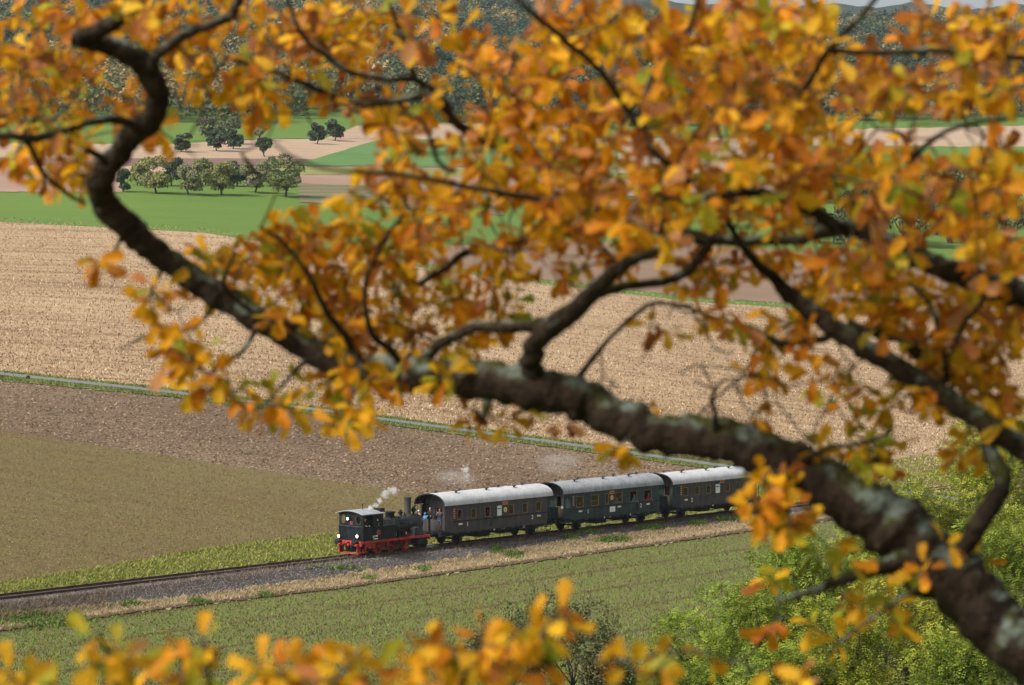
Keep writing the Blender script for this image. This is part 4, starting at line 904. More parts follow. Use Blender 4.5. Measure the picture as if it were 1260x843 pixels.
# dry shrub beyond the thicket, dark bushes at the bottom
px_tree('shrub', 'straw coloured dry shrub beyond the robinias at the right', 'shrub', 1190, 590, 60, 110, [(.36, .26, .14), (.42, .32, .18), (.28, .2, .1)], n=3500, leaf=.11, base=.03)
SB = [(.065, .09, .028), (.09, .115, .036), (.13, .14, .05), (.17, .13, .06), (.075, .10, .035)]
for px, py, rp, Y, lb in [(692, 790, 74, 112, 'dark small leaved bush with thin upright shoots at the bottom middle'), (622, 806, 58, 110, 'dark bush half hidden by orange leaves, left of the upright shoots'),
                          (748, 822, 42, 108, 'low dark bush right of the one with upright shoots at the bottom')]:
    c = at(px, py, Y); r = rp * Y / F; gz = float(T(c[0], c[1])); h = c[2] + r - gz; q = random.Random(px)
    R = empty('thorn_bush', (c[0], c[1], gz), 0); tag(R, lb, 'bush', 'dark thorn bushes below the seedling field')
    tm = trunk_mb(h, .07, 7, r, px, .25)
    for k in range(14 if px == 692 else 6):
        a = q.uniform(0, 6.28); b0 = Vector((math.cos(a) * r * .4, math.sin(a) * r * .4, h - r)); tm.bar([b0, b0 + Vector((math.cos(a) * .3, math.sin(a) * .3, r * q.uniform(.7, 1.1)))], .012, 4)
    tm.build('trunk', M['treebark'], R)
    lm = [(math.cos(a) * r * .55, math.sin(a) * r * .55, h - r + q.uniform(-.6, .5) * r, r * .42, r * .42, r * .4) for a in [q.uniform(0, 6.28) for _ in range(13)]] + [(q.uniform(-.4, .2) * r, 0, h - r * .1, .14, .14, .5), (-r * .5, 0, h - r * .25, .2, .2, .35), (0, 0, h - r * 1.3, r * .7, r * .7, r * .6)]
    V, Fc, cc = crown_geo(lm, 6500, .075, SB); mesh_np('crown', V, Fc, M['foliage'], cc, R)

# forest on the far slope: one mass
EDGE = [(-300, 176), (200, 166), (300, 161), (380, 143), (440, 136), (520, 150), (700, 158), (1000, 152), (1600, 146)]
def forest(name, P, palette, dens, size=1.0):
    n = len(P); pal = np.array(palette); base = pal[rng.integers(0, len(pal), n)] * rng.uniform(.75, 1.25, (n, 1))
    Hh = rng.uniform(10, 16, n) * size; W = rng.uniform(4.0, 6.5, n) * size; Vs = []; Cs = []
    for j in range(dens):
        d = rng.normal(0, 1, (n, 3)); d /= np.linalg.norm(d, axis=1, keepdims=True); d[:, 2] = np.where(rng.uniform(0, 1, n) < .5, np.abs(d[:, 2]), d[:, 2])
        c = P + np.stack([0 * Hh, 0 * Hh, Hh * .52], -1) + d * np.stack([W, W, Hh * .50], -1) * rng.uniform(.75, 1.08, (n, 1))
        nn, a, b_ = basis(d + np.array([0, 0, .3]) + rng.normal(0, .55, (n, 3))); s = (W * rng.uniform(.09, .20, n))[:, None]
        Vs.append(np.stack([c - a * s - b_ * s * .5, c + a * s * .9 - b_ * s * .4, c + b_ * s], 1)); Cs.append(base * rng.uniform(.7, 1.35, (n, 1)))
    # closed inner crowns so that no light passes through the middle
    for k in range(6):
        a0 = 2 * np.pi * k / 6; a1 = 2 * np.pi * (k + 1) / 6
        ring = [P + np.stack([np.cos(a) * W * .40, np.sin(a) * W * .40, Hh * .42], -1) for a in (a0, a1)]; tp = P + np.stack([0 * Hh, 0 * Hh, Hh * .70], -1); bt = P + np.stack([0 * Hh, 0 * Hh, Hh * .22], -1)
        Vs.append(np.stack([ring[0], ring[1], tp], 1)); Cs.append(base * .9); Vs.append(np.stack([ring[1], ring[0], bt], 1)); Cs.append(base * .9)
    V = np.concatenate(Vs).reshape(-1, 3); o = mesh_np(name, V, np.arange(len(V)).reshape(-1, 3), M['foliage'], np.concatenate(Cs)); return tag(o, kind='stuff')
GX, GY = np.meshgrid(np.arange(-480, 481, 9.0), np.arange(780, 1760, 10.0)); GX = GX.ravel() + rng.normal(0, 2.5, GX.size); GY = GY.ravel() + rng.normal(0, 2.5, GY.size)
GZ = T(GX, GY); pp = np.stack([GX, GY, GZ], -1); qx, qy = proj(pp)
keep = (qx > -150) & (qx < 1410) & (qy < interp(EDGE, np.clip(qx, -290, 1590)) - 1); pp = pp[keep]
conif = (np.sin(pp[:, 0] * .03 + 1.3) + np.sin(pp[:, 1] * .021 + pp[:, 0] * .011) + rng.normal(0, .8, len(pp))) > .2
forest('evergreen_forest', pp[conif], [(.04, .07, .04), (.055, .085, .045), (.035, .06, .04), (.075, .10, .05)], 150)
forest('autumn_forest', pp[~conif], [(.22, .18, .07), (.28, .20, .07), (.12, .14, .05), (.34, .24, .10), (.15, .16, .07), (.09, .12, .05)], 150)
# blue ridge on the skyline
hx = np.linspace(-900, 1100, 160); hy = np.linspace(3100, 3600, 12); hX, hY = np.meshgrid(hx, hy)
prof = 375 + 6 * np.sin(hX * .006 + 2.2) + 4 * np.sin(hX * .017) + 2.5 * np.sin(hX * .05) + rng.normal(0, 1.2, hX.shape) + np.clip(430 - hX, 0, 2000) * .03
hZ = 60 + (prof - 60) * np.sin(np.clip((hY - 3090) / 420, 0, 1) * np.pi / 2)
idx = np.arange(hX.size).reshape(hX.shape)
o = mesh_np('hills', np.stack([hX, hY, hZ], -1).reshape(-1, 3), np.stack([idx[:-1, :-1], idx[:-1, 1:], idx[1:, 1:], idx[1:, :-1]], -1).reshape(-1, 4), soil('wooded_ridge', (.035, .055, .04), (.07, .08, .045), 0, .05, .05, .6, bump=2.0)); tag(o, kind='structure')

# ------------------------------------------------------------------ oak in the foreground
OAK = empty('oak_tree', (0, 0, 0)); tag(OAK, 'gnarled oak with lichen covered limbs and orange autumn leaves reaching across the foreground', 'tree')
def bark():
    m, nt, b = new_mat('oak_bark'); L = nt.links.new; tc = N(nt, 'ShaderNodeTexCoord'); ge = N(nt, 'ShaderNodeNewGeometry')
    n1 = N(nt, 'ShaderNodeTexNoise', Scale=26.0, Detail=6.0, Roughness=.7); L(tc.outputs['Object'], n1.inputs['Vector'])
    n2 = N(nt, 'ShaderNodeTexNoise', Scale=9.0, Detail=5.0, Roughness=.65); L(tc.outputs['Object'], n2.inputs['Vector'])
    vo = N(nt, 'ShaderNodeTexVoronoi', Scale=42.0, feature='DISTANCE_TO_EDGE'); L(tc.outputs['Object'], vo.inputs['Vector'])
    cr = N(nt, 'ShaderNodeValToRGB'); cr.color_ramp.elements[0].color = (.008, .0055, .004, 1); cr.color_ramp.elements[1].color = (.055, .036, .022, 1); cr.color_ramp.elements[0].position = .3; cr.color_ramp.elements[1].position = .72; L(n1.outputs[0], cr.inputs[0])
    sp = N(nt, 'ShaderNodeSeparateXYZ'); L(ge.outputs['Normal'], sp.inputs[0])
    ad = N(nt, 'ShaderNodeMath', operation='MULTIPLY_ADD'); L(sp.outputs[2], ad.inputs[0]); ad.inputs[1].default_value = .30; L(n2.outputs[0], ad.inputs[2])
    mr = N(nt, 'ShaderNodeMapRange'); mr.inputs[1].default_value = .60; mr.inputs[2].default_value = .76; L(ad.outputs[0], mr.inputs[0])
    n3 = N(nt, 'ShaderNodeTexNoise', Scale=14.0, Detail=3.0); L(tc.outputs['Object'], n3.inputs['Vector'])
    c2 = N(nt, 'ShaderNodeValToRGB'); c2.color_ramp.elements[0].color = (.045, .048, .012, 1); c2.color_ramp.elements[1].color = (.155, .185, .15, 1); c2.color_ramp.elements[0].position = .46; c2.color_ramp.elements[1].position = .60; L(n3.outputs[0], c2.inputs[0])
    mx = N(nt, 'ShaderNodeMix', data_type='RGBA'); L(mr.outputs[0], mx.inputs[0]); L(cr.outputs[0], mx.inputs[6]); L(c2.outputs[0], mx.inputs[7]); L(mx.outputs[2], b.inputs['Base Color'])
    b.inputs['Roughness'].default_value = .92; b.inputs['Specular IOR Level'].default_value = .15
    bp = N(nt, 'ShaderNodeBump', Strength=1.0, Distance=.012); L(vo.outputs[0], bp.inputs['Height']); L(bp.outputs[0], b.inputs['Normal']); return m
M['oakbark'] = bark()
def spline(P, n):
    P = np.asarray(P, float); k = len(P); out = []; seg = max(2, n // (k - 1))
    for i in range(k - 1):
        p0, p1, p2, p3 = P[max(i - 1, 0)], P[i], P[i + 1], P[min(i + 2, k - 1)]
        for t in np.linspace(0, 1, seg, endpoint=False): out.append(.5 * (2 * p1 + (p2 - p0) * t + (2 * p0 - 5 * p1 + 4 * p2 - p3) * t * t + (3 * p1 - p0 - 3 * p2 + p3) * t ** 3))
    out.append(P[-1]); return np.array(out)
def tube_geo(C, n=10, rough=.10):
    """C (m,4): centre and radius"""
    m = len(C); tan = np.gradient(C[:, :3], axis=0); tan /= np.linalg.norm(tan, axis=1, keepdims=True) + 1e-9
    ref = np.array([0, 1.0, 0]); a = np.cross(tan, ref); a /= np.linalg.norm(a, axis=1, keepdims=True) + 1e-9; b_ = np.cross(tan, a)
    th = np.arange(n) * 2 * np.pi / n
    def slow(step, k):
        g0 = np.arange(0, m + step, step); return np.stack([np.interp(np.arange(m), g0, rng.normal(0, 1, len(g0))) for _ in range(k)], -1)
    C = C.copy(); C[1:-1, :3] += slow(5, 3)[1:-1] * C[1:-1, 3:4] * rough * 1.3
    q1 = slow(4, 2); q2 = slow(3, 2); q3 = slow(2, 2)
    lob = q1[:, :1] * np.cos(th) + q1[:, 1:] * np.sin(th) + .8 * (q2[:, :1] * np.cos(2 * th) + q2[:, 1:] * np.sin(2 * th)) + .5 * (q3[:, :1] * np.cos(3 * th) + q3[:, 1:] * np.sin(3 * th))
    rr = C[:, 3][:, None] * (1 + rough * 1.0 * lob + rng.normal(0, rough * .7, (m, n)))
    V = C[:, None, :3] + (a[:, None] * np.cos(th)[None, :, None] + b_[:, None] * np.sin(th)[None, :, None]) * rr[..., None]
    i = np.arange(m * n).reshape(m, n); i2 = np.roll(i, -1, 1)
    return V.reshape(-1, 3), np.stack([i[:-1], i2[:-1], i2[1:], i[1:]], -1).reshape(-1, 4)
BR = []   # sample points of all branches, with radius
def branch(pts, name='branch', sides=12, rough=.08, ext=None):
    """pts: (px, py, width px, depth)"""
    p = np.array(pts, float); P = at(p[:, 0], p[:, 1], p[:, 3]); r = p[:, 2] / 2 * p[:, 3] / F * np.where(p[:, 2] > 18, 1.0, 1)
    Q = np.concatenate([P, r[:, None]], 1)
    if ext is not None: Q = np.concatenate([np.array(ext, float), Q])
    C = spline(Q, max(14, 14 * len(Q))); C[:, 3] = np.maximum(C[:, 3], .0015)
    V, Fc = tube_geo(C, sides, rough); o = mesh_np(name, V, Fc, M['oakbark'], None, OAK, smooth=True); BR.append(C); return o
D0 = 7.9
TB = at(1390, 900, 7.7)        # where the limb leaves the trunk, off to the right
tx, ty = TB[0] + .55, 7.75; tg = float(T(tx, ty))
C = spline(np.array([(tx + .1, ty, tg - .4, .52), (tx, ty, tg + .3, .42), (tx - .08, ty, tg + 1.4, .36), (tx - .02, ty, tg + 2.6, .34), (tx + .1, ty + .1, tg + 4.2, .30), (tx + .3, ty + .2, tg + 6.0, .22), (tx + .2, ty + .3, tg + 8, .1)]), 60)
V, Fc = tube_geo(C, 20, .07); mesh_np('trunk', V, Fc, M['oakbark'], None, OAK, smooth=True)
z1 = tg + 1.7
branch([(1330, 868, 84, 7.7), (1275, 815, 78, 7.7), (1225, 770, 74, 7.75), (1180, 725, 76, 7.8), (1140, 690, 80, 7.85), (1090, 640, 80, 7.9), (1030, 605, 66, 7.95), (985, 580, 62, 8.0), (930, 556, 56, 8.0), (880, 537, 54, 8.05), (820, 536, 48, 8.1), (770, 520, 50, 8.15), (720, 497, 50, 8.2), (670, 479, 52, 8.2), (620, 471, 52, 8.25), (560, 466, 46, 8.3), (500, 461, 42, 8.3), (450, 458, 38, 8.35), (400, 440, 35, 8.4), (340, 405, 33, 8.45), (290, 375, 33, 8.5), (240, 345, 32, 8.5), (200, 315, 33, 8.5), (160, 285, 34, 8.45), (130, 255, 34, 8.4), (123, 228, 32, 8.35), (138, 200, 29, 8.3), (158, 173, 30, 8.25), (186, 145, 31, 8.2), (194, 112, 29, 8.15), (180, 83, 30, 8.1), (150, 62, 26, 8.05), (118, 52, 22, 8.0), (93, 50, 22, 7.95)], 'limb', 16, .065, ext=[(tx - .05, ty, z1, .2)])
branch([(93, 50, 20, 7.95), (123, 37, 20, 7.95), (150, 20, 20, 7.9), (172, 2, 16, 7.9), (190, -30, 12, 7.9)])
branch([(185, 90, 16, 8.1), (190, 73, 14, 8.05), (213, 53, 13, 8.0), (240, 37, 12, 8.0), (267, 28, 12, 7.95), (285, 18, 11, 7.95), (300, -10, 8, 7.9)])
branch([(172, 160, 16, 8.2), (150, 149, 11, 8.1), (133, 147, 11, 8.0), (100, 153, 10, 7.9), (73, 163, 10, 7.85), (43, 170, 10, 7.8), (0, 167, 9, 7.75), (-40, 165, 7, 7.7)])
branch([(30, 170, 9, 7.8), (40, 185, 7, 7.85), (55, 215, 6, 7.9), (85, 240, 5, 8.0), (105, 250, 4, 8.1)])
branch([(84, 158, 8, 7.9), (95, 175, 8, 7.9), (118, 190, 9, 8.0), (130, 200, 10, 8.2)])
branch([(655, 468, 36, 8.2), (655, 445, 28, 8.15), (662, 420, 26, 8.1), (683, 400, 28, 8.05), (710, 380, 25, 8.0), (727, 362, 22, 7.95), (750, 338, 19, 7.9), (773, 323, 15, 7.85), (800, 312, 11, 7.8), (830, 300, 8, 7.75)])
branch([(722, 368, 18, 8.0), (740, 360, 13, 8.05), (770, 352, 11, 8.1), (817, 346, 11, 8.15), (840, 338, 13, 8.2), (860, 317, 12, 8.25), (873, 298, 12, 8.25), (880, 270, 8, 8.3)])
branch([(690, 396, 20, 8.1), (653, 401, 17, 8.2), (620, 402, 15, 8.25), (583, 404, 14, 8.3), (560, 413, 14, 8.35), (540, 425, 14, 8.35), (520, 445, 16, 8.35)])
branch([(710, 466, 9, 8.2), (730, 440, 7, 8.1), (753, 413, 6, 8.0), (787, 383, 6, 7.95), (807, 373, 5, 7.9), (850, 376, 3.5, 7.85)])
branch([(515, 350, 7, 8.5), (547, 331, 8, 8.5), (570, 313, 9, 8.5), (607, 303, 9, 8.5), (637, 294, 9, 8.45), (673, 290, 9, 8.4), (703, 284, 9, 8.4), (760, 280, 10, 8.35), (810, 284, 12, 8.3), (870, 296, 12, 8.25)])
branch([(1345, 392, 38, 7.7), (1300, 372, 36, 7.7), (1255, 360, 33, 7.7), (1223, 351, 33, 7.7), (1190, 341, 30, 7.75), (1160, 330, 28, 7.75), (1123, 316, 26, 7.8), (1090, 298, 24, 7.8), (1065, 286, 22, 7.85), (1040, 281, 20, 7.9), (1007, 288, 15, 8.0), (980, 295, 13, 8.1), (940, 296, 13, 8.15), (907, 297, 13, 8.2), (873, 294, 13, 8.25), (840, 284, 11, 8.3), (800, 262, 9, 8.35), (760, 240, 7, 8.4)], 'limb', 14, .065, ext=[(tx + .1, ty + .05, tg + 3.9, .13)])
branch([(1045, 282, 18, 7.85), (1027, 277, 16, 7.8), (1000, 260, 15, 7.7), (973, 247, 14, 7.6), (940, 238, 12, 7.5), (907, 238, 11, 7.45), (870, 243, 10, 7.4), (840, 248, 8, 7.4), (800, 235, 6, 7.3)])
branch([(1345, 640, 34, 7.75), (1295, 582, 30, 7.75), (1250, 548, 28, 7.8), (1223, 530, 28, 7.8), (1190, 507, 27, 7.85), (1157, 484, 27, 7.9), (1123, 463, 27, 7.95), (1090, 443, 27, 8.0), (1057, 424, 27, 8.05), (1027, 403, 26, 8.1), (990, 377, 23, 8.15), (967, 359, 19, 8.15), (950, 340, 14, 8.1), (925, 318, 11, 8.0), (905, 290, 9, 7.9), (890, 260, 7, 7.8)], 'limb', 14, .065, ext=[(tx + .02, ty, tg + 2.7, .11)])
branch([(1022, 410, 14, 8.1), (1013, 417, 10, 8.1), (983, 421, 10, 8.15), (953, 420, 10, 8.2), (930, 406, 8, 8.2), (907, 400, 6, 8.2), (873, 388, 5, 8.2), (840, 377, 4, 8.2), (805, 372, 3, 8.2)])
branch([(1130, 440, 16, 7.95), (1120, 424, 15, 7.95), (1100, 413, 14, 8.0), (1070, 408, 13, 8.05), (1045, 395, 8, 8.1)])
branch([(1163, 470, 10, 7.9), (1165, 450, 7, 7.85), (1172, 430, 7, 7.8), (1187, 397, 7, 7.7), (1210, 370, 6, 7.65), (1228, 345, 4, 7.6)])
branch([(1163, 455, 8, 7.95), (1160, 423, 7, 8.0), (1153, 397, 7, 8.1), (1140, 367, 6, 8.15), (1117, 347, 5, 8.2), (1095, 335, 4, 8.2)])
branch([(1168, 712, 30, 7.85), (1180, 686, 24, 7.8), (1202, 650, 25, 7.75), (1222, 620, 24, 7.75), (1235, 595, 22, 7.75), (1230, 577, 22, 7.8), (1219, 560, 20, 7.85), (1214, 540, 16, 7.95), (1205, 515, 10, 8.0)])
branch([(1125, 690, 40, 7.85), (1088, 698, 24, 7.75), (1058, 705, 18, 7.7), (1031, 716, 13, 7.65), (998, 728, 8, 7.6), (958, 738, 3, 7.6)])
branch([(1060, 287, 14, 7.85), (1075, 275, 9, 7.8), (1113, 217, 8, 7.7), (1130, 187, 7, 7.65), (1167, 160, 7, 7.6), (1207, 150, 6, 7.55), (1250, 145, 4, 7.5)])
branch([(1115, 225, 7, 7.7), (1118, 190, 6, 7.7), (1108, 165, 5, 7.7), (1080, 158, 4, 7.7)])
branch([(760, 244, 8, 8.4), (690, 215, 10, 8.35), (640, 190, 13, 8.3), (620, 183, 14, 8.3), (597, 173, 14, 8.3), (563, 152, 13, 8.25), (540, 120, 11, 8.2), (510, 97, 9, 8.15), (487, 98, 8, 8.1), (453, 94, 7, 8.05), (427, 87, 7, 8.0), (407, 73, 7, 8.0), (377, 50, 6, 7.95), (360, 17, 5, 7.9), (350, -20, 4, 7.9)])
branch([(510, 98, 9, 8.15), (503, 67, 7, 8.1), (493, 40, 6, 8.0), (480, 5, 5, 7.95)])
branch([(535, 112, 9, 8.2), (490, 124, 8, 8.3), (460, 127, 8, 8.35), (420, 123, 8, 8.4), (367, 100, 7, 8.3), (333, 87, 6, 8.3), (300, 77, 6, 8.3), (277, 70, 5, 8.25)])
branch([(800, 180, 8, 7.4), (740, 90, 8, 7.1), (703, 57, 8, 7.0), (677, 33, 8, 6.9), (650, 12, 7, 6.8), (620, -20, 6, 6.8)])
branch([(850, 225, 9, 7.4), (800, 180, 8, 7.35), (790, 140, 8, 7.4), (810, 80, 7, 7.5), (850, 30, 6, 7.5), (860, -20, 5, 7.5)])
branch([(905, 240, 9, 7.45), (950, 180, 9, 7.4), (985, 120, 9, 7.35), (1020, 60, 8, 7.3), (1060, 20, 7, 7.3), (1090, -20, 6, 7.3)])
branch([(1020, 62, 7, 7.3), (1080, 65, 8, 7.3), (1150, 62, 9, 7.3), (1215, 68, 9, 7.3), (1300, 75, 8, 7.3)])
branch([(620, 183, 7, 8.3), (640, 130, 7, 8.1), (680, 90, 6, 8.0), (720, 60, 5, 7.9)])
branch([(460, 458, 14, 8.35), (440, 440, 11, 8.3), (425, 415, 10, 8.2), (400, 380, 8, 8.1), (380, 340, 6, 8.0), (350, 300, 5, 7.95), (320, 280, 4, 7.9)])
branch([(500, 458, 10, 8.3), (480, 430, 9, 8.2), (455, 405, 8, 8.1), (450, 350, 6, 8.0), (470, 300, 5, 7.9), (500, 260, 4, 7.85)])
branch([(310, 385, 7, 8.5), (295, 372, 6, 8.3), (275, 350, 5, 8.1), (290, 310, 4, 8.0)])
branch([(270, 365, 6, 8.5), (240, 402, 4, 8.6), (187, 413, 3, 8.7), (150, 428, 2.5, 8.8)])
branch([(320, 395, 8, 8.45), (300, 430, 6, 8.35), (270, 450, 5, 8.25), (250, 470, 3, 8.2)])
branch([(440, 470, 8, 8.35), (430, 495, 6, 8.3), (425, 520, 4, 8.25)]); branch([(380, 440, 7, 8.4), (350, 470, 5, 8.3), (335, 490, 4, 8.25)])
branch([(600, 490, 12, 8.25), (595, 515, 7, 8.2), (585, 505, 5, 8.15)]); branch([(933, 427, 3, 8.2), (915, 460, 3, 8.2), (900, 473, 3, 8.2), (860, 510, 2.5, 8.2), (835, 530, 2, 8.2)])
branch([(882, 530, 10, 8.0), (880, 505, 6, 7.95), (876, 490, 6, 7.95), (888, 470, 3, 7.9), (915, 465, 2, 7.9)]); branch([(975, 575, 8, 7.95), (1010, 555, 6, 7.9), (1060, 545, 5, 7.85), (1100, 530, 4, 7.8)])
branch([(975, 600, 10, 7.95), (965, 640, 6, 7.85), (955, 670, 4, 7.8)]); branch([(940, 570, 9, 8.0), (920, 600, 6, 7.9), (905, 620, 4, 7.85)])
branch([(1140, 720, 9, 7.75), (1110, 735, 5, 7.7), (1080, 755, 4, 7.65), (1020, 800, 3, 7.6)])
branch([(200, 330, 6, 8.5), (190, 350, 4, 8.45), (180, 370, 3, 8.4)]); branch([(150, 290, 6, 8.45), (140, 310, 4, 8.4), (125, 325, 3, 8.35)])
branch([(333, 173, 3, 6.5), (367, 197, 4, 6.5), (417, 210, 5, 6.6), (500, 215, 6, 6.8), (600, 235, 7, 7.2), (700, 250, 7, 7.6)])
branch([(560, 210, 6, 7.2), (540, 200, 6, 7.1), (520, 150, 5, 7.0), (490, 140, 4, 6.9)])
# lower branch that carries the leaves along the bottom of the view
low = [(tx - .1, ty - .1, z1 - .9, .13), (*at(1300, 1010, 6.8), .05), (*at(1100, 930, 6.2), .04), (*at(900, 905, 5.9), .033), (*at(700, 890, 5.7), .028), (*at(500, 885, 5.6), .022), (*at(300, 880, 5.5), .017), (*at(100, 880, 5.5), .012), (*at(-30, 875, 5.5), .006)]
C = spline(np.array(low), 80); V, Fc = tube_geo(C, 12, .08); mesh_np('limb', V, Fc, M['oakbark'], None, OAK, smooth=True); BR.append(C)
for a in ([(690, 888, 12, 5.7), (680, 830, 9, 5.6), (670, 780, 7, 5.5), (690, 745, 4, 5.5)], [(420, 884, 10, 5.6), (430, 830, 8, 5.5), (445, 790, 5, 5.45)], [(150, 880, 9, 5.5), (140, 820, 7, 5.4), (120, 780, 4, 5.35)], [(260, 880, 8, 5.5), (255, 810, 5, 5.4), (250, 780, 4, 5.4)], [(560, 886, 9, 5.6), (575, 820, 6, 5.5), (600, 765, 4, 5.5)], [(830, 900, 8, 5.8), (810, 830, 5, 5.7), (825, 795, 3, 5.7)], [(980, 915, 8, 6), (965, 850, 5, 5.9), (960, 815, 3, 5.9)]): branch(a)

# leaves: rosettes at twig ends
ST = np.array([(0, .015), (.10, .04), (.22, .18), (.31, .09), (.43, .27), (.53, .14), (.66, .33), (.76, .19), (.88, .24), (.96, .11), (1.0, 0)])
def leaf_template(seed, fold=.30, bend=.22):
    q = np.random.default_rng(seed); v = []; f = []
    for i, (x, w_) in enumerate(ST[:-1]):
        for s in (-1, 0, 1):
            ww = w_ * (1 + q.normal(0, .12)) * s; xx_ = x + (.05 if s and i % 2 == 0 and i > 1 else 0); v.append((xx_, ww, abs(ww) * fold - bend * xx_ * xx_ + q.normal(0, .012)))
    v.append((1.0, 0, -bend)); n = len(ST) - 1
    for i in range(n - 1):
        a = i * 3; f += [(a, a + 3, a + 4, a + 1), (a + 1, a + 4, a + 5, a + 2)]
    a = (n - 1) * 3; tri = [(a, 3 * n, 3 * n, a + 1), (a + 1, 3 * n, 3 * n, a + 2)]
    return np.array(v), np.array(f), [(a, 3 * n, a + 1), (a + 1, 3 * n, a + 2)]
TPL = [leaf_template(i, fo_, be) for i, (fo_, be) in enumerate([(.30, .2), (.5, .35), (.15, -.15), (.35, .05)])]
PAL = {'o': [(.62, .235, .006), (.56, .19, .006), (.64, .285, .008), (.46, .14, .008)], 'y': [(.68, .38, .010), (.62, .33, .010), (.70, .33, .008)], 'b': [(.34, .11, .018), (.46, .17, .045), (.28, .085, .016), (.50, .23, .09)], 'g': [(.36, .33, .018), (.24, .26, .018), (.46, .35, .018)]}
ZW = {'n': ('o' * 8 + 'y' * 9 + 'b' * 4 + 'g' * 2), 'r': ('o' * 8 + 'y' * 8 + 'b' * 6 + 'g' * 2), 'y': ('o' * 4 + 'y' * 10 + 'b' * 2 + 'g' * 3), 'm': ('o' * 7 + 'y' * 10 + 'b' * 3 + 'g' * 2), 'w': ('o' * 5 + 'y' * 12 + 'b' * 3 + 'g' * 2), 'v': ('o' * 3 + 'y' * 9 + 'b' * 2 + 'g' * 8)}
Z = []
def z(k, y0, y1, *l):
    for a in l: Z.append((*a, k, y0, y1))
z('n', 8.1, 9.2, (60, 40, 70, 40, 14), (40, 110, 45, 45, 8), (150, 25, 70, 25, 9), (250, 20, 60, 25, 9), (90, 75, 30, 40, 5), (30, 160, 40, 30, 4), (60, 190, 60, 40, 8), (95, 215, 35, 25, 5), (240, 60, 40, 40, 5), (270, 95, 45, 25, 7), (310, 120, 40, 20, 5), (150, 140, 25, 30, 4), (190, 165, 20, 20, 3), (12, 205, 12, 8, 1),
  (340, 40, 50, 35, 9), (330, 85, 40, 25, 4), (410, 35, 50, 30, 9), (460, 20, 50, 25, 9), (400, 90, 40, 25, 4), (455, 70, 30, 40, 5), (450, 130, 30, 20, 3))
z('n', 7.3, 9.2, (560, 40, 60, 40, 7), (620, 90, 60, 50, 16), (520, 150, 50, 45, 12), (480, 200, 25, 25, 4), (500, 235, 25, 22, 3), (600, 170, 60, 50, 18), (680, 120, 60, 60, 18), (700, 40, 60, 40, 13), (700, 200, 60, 50, 18), (580, 240, 50, 40, 9), (640, 260, 50, 30, 8), (720, 270, 50, 25, 8), (880, 270, 50, 25, 7), (960, 270, 50, 25, 7))
z('r', 6.8, 9.2, (780, 40, 60, 40, 18), (860, 50, 60, 50, 20), (940, 50, 60, 50, 20), (1000, 30, 40, 30, 9), (780, 130, 60, 60, 18), (860, 130, 60, 60, 21), (940, 120, 60, 60, 20), (780, 220, 60, 40, 15), (860, 220, 60, 50, 18), (940, 210, 60, 50, 15), (1010, 110, 40, 50, 10), (995, 200, 40, 50, 10), (800, 280, 40, 25, 7), (1085, 105, 40, 45, 10), (1150, 42, 45, 30, 10), (1210, 40, 50, 40, 14), (1110, 120, 40, 25, 7), (1180, 105, 40, 28, 6), (1240, 110, 25, 30, 5), (1055, 220, 45, 38, 9), (1130, 250, 60, 42, 12), (1210, 240, 50, 45, 12), (1220, 310, 40, 25, 8), (1100, 300, 40, 25, 6), (1050, 325, 40, 25, 7))
z('n', 7.2, 9.0, (530, 270, 45, 30, 8), (610, 300, 45, 25, 6), (690, 270, 40, 25, 6), (450, 250, 30, 18, 3), (60, 130, 50, 40, 6), (25, 60, 30, 50, 5), (170, 20, 50, 20, 5), (1120, 190, 40, 20, 3), (1225, 205, 25, 25, 5), (1245, 330, 15, 30, 4), (1030, 190, 22, 40, 5))
z('m', 8.35, 9.3, (980, 330, 45, 30, 9), (900, 330, 50, 25, 8), (860, 350, 30, 22, 3), (330, 300, 55, 36, 14), (290, 335, 50, 36, 12), (380, 310, 60, 45, 16), (440, 320, 50, 45, 14), (390, 380, 50, 40, 12), (335, 370, 35, 28, 6), (450, 390, 50, 40, 11), (420, 440, 30, 35, 6), (500, 300, 40, 40, 9), (520, 360, 45, 45, 10), (500, 420, 40, 30, 6), (570, 350, 40, 35, 7), (600, 400, 30, 26, 4), (565, 430, 25, 20, 4), (630, 360, 30, 30, 4), (640, 320, 30, 22, 3), (690, 330, 25, 18, 2), (745, 300, 40, 22, 5), (770, 320, 30, 18, 3))
z('y', 7.9, 8.5, (700, 530, 20, 8, 1), (660, 510, 16, 8, 1), (580, 520, 18, 10, 2), (470, 475, 30, 20, 4), (440, 500, 18, 18, 3), (300, 470, 26, 20, 3), (350, 505, 18, 14, 2), (210, 400, 20, 14, 2), (235, 430, 24, 16, 3), (260, 470, 18, 14, 2), (400, 470, 30, 16, 4), (345, 400, 18, 12, 2), (430, 455, 18, 12, 2), (545, 455, 14, 10, 2), (130, 322, 22, 10, 2), (195, 345, 22, 20, 3), (225, 445, 28, 24, 5), (330, 498, 30, 26, 5), (242, 478, 20, 12, 2), (422, 520, 25, 22, 5), (175, 372, 6, 8, 1), (545, 462, 18, 10, 2), (600, 498, 14, 10, 1), (625, 522, 10, 12, 1), (755, 550, 10, 8, 2), (790, 505, 14, 8, 1), (815, 400, 22, 12, 2), (895, 400, 35, 20, 5), (950, 410, 25, 25, 4), (925, 515, 14, 22, 3), (1040, 482, 35, 20, 4), (1065, 510, 25, 18, 3), (1080, 370, 30, 26, 6), (1010, 370, 26, 26, 5))
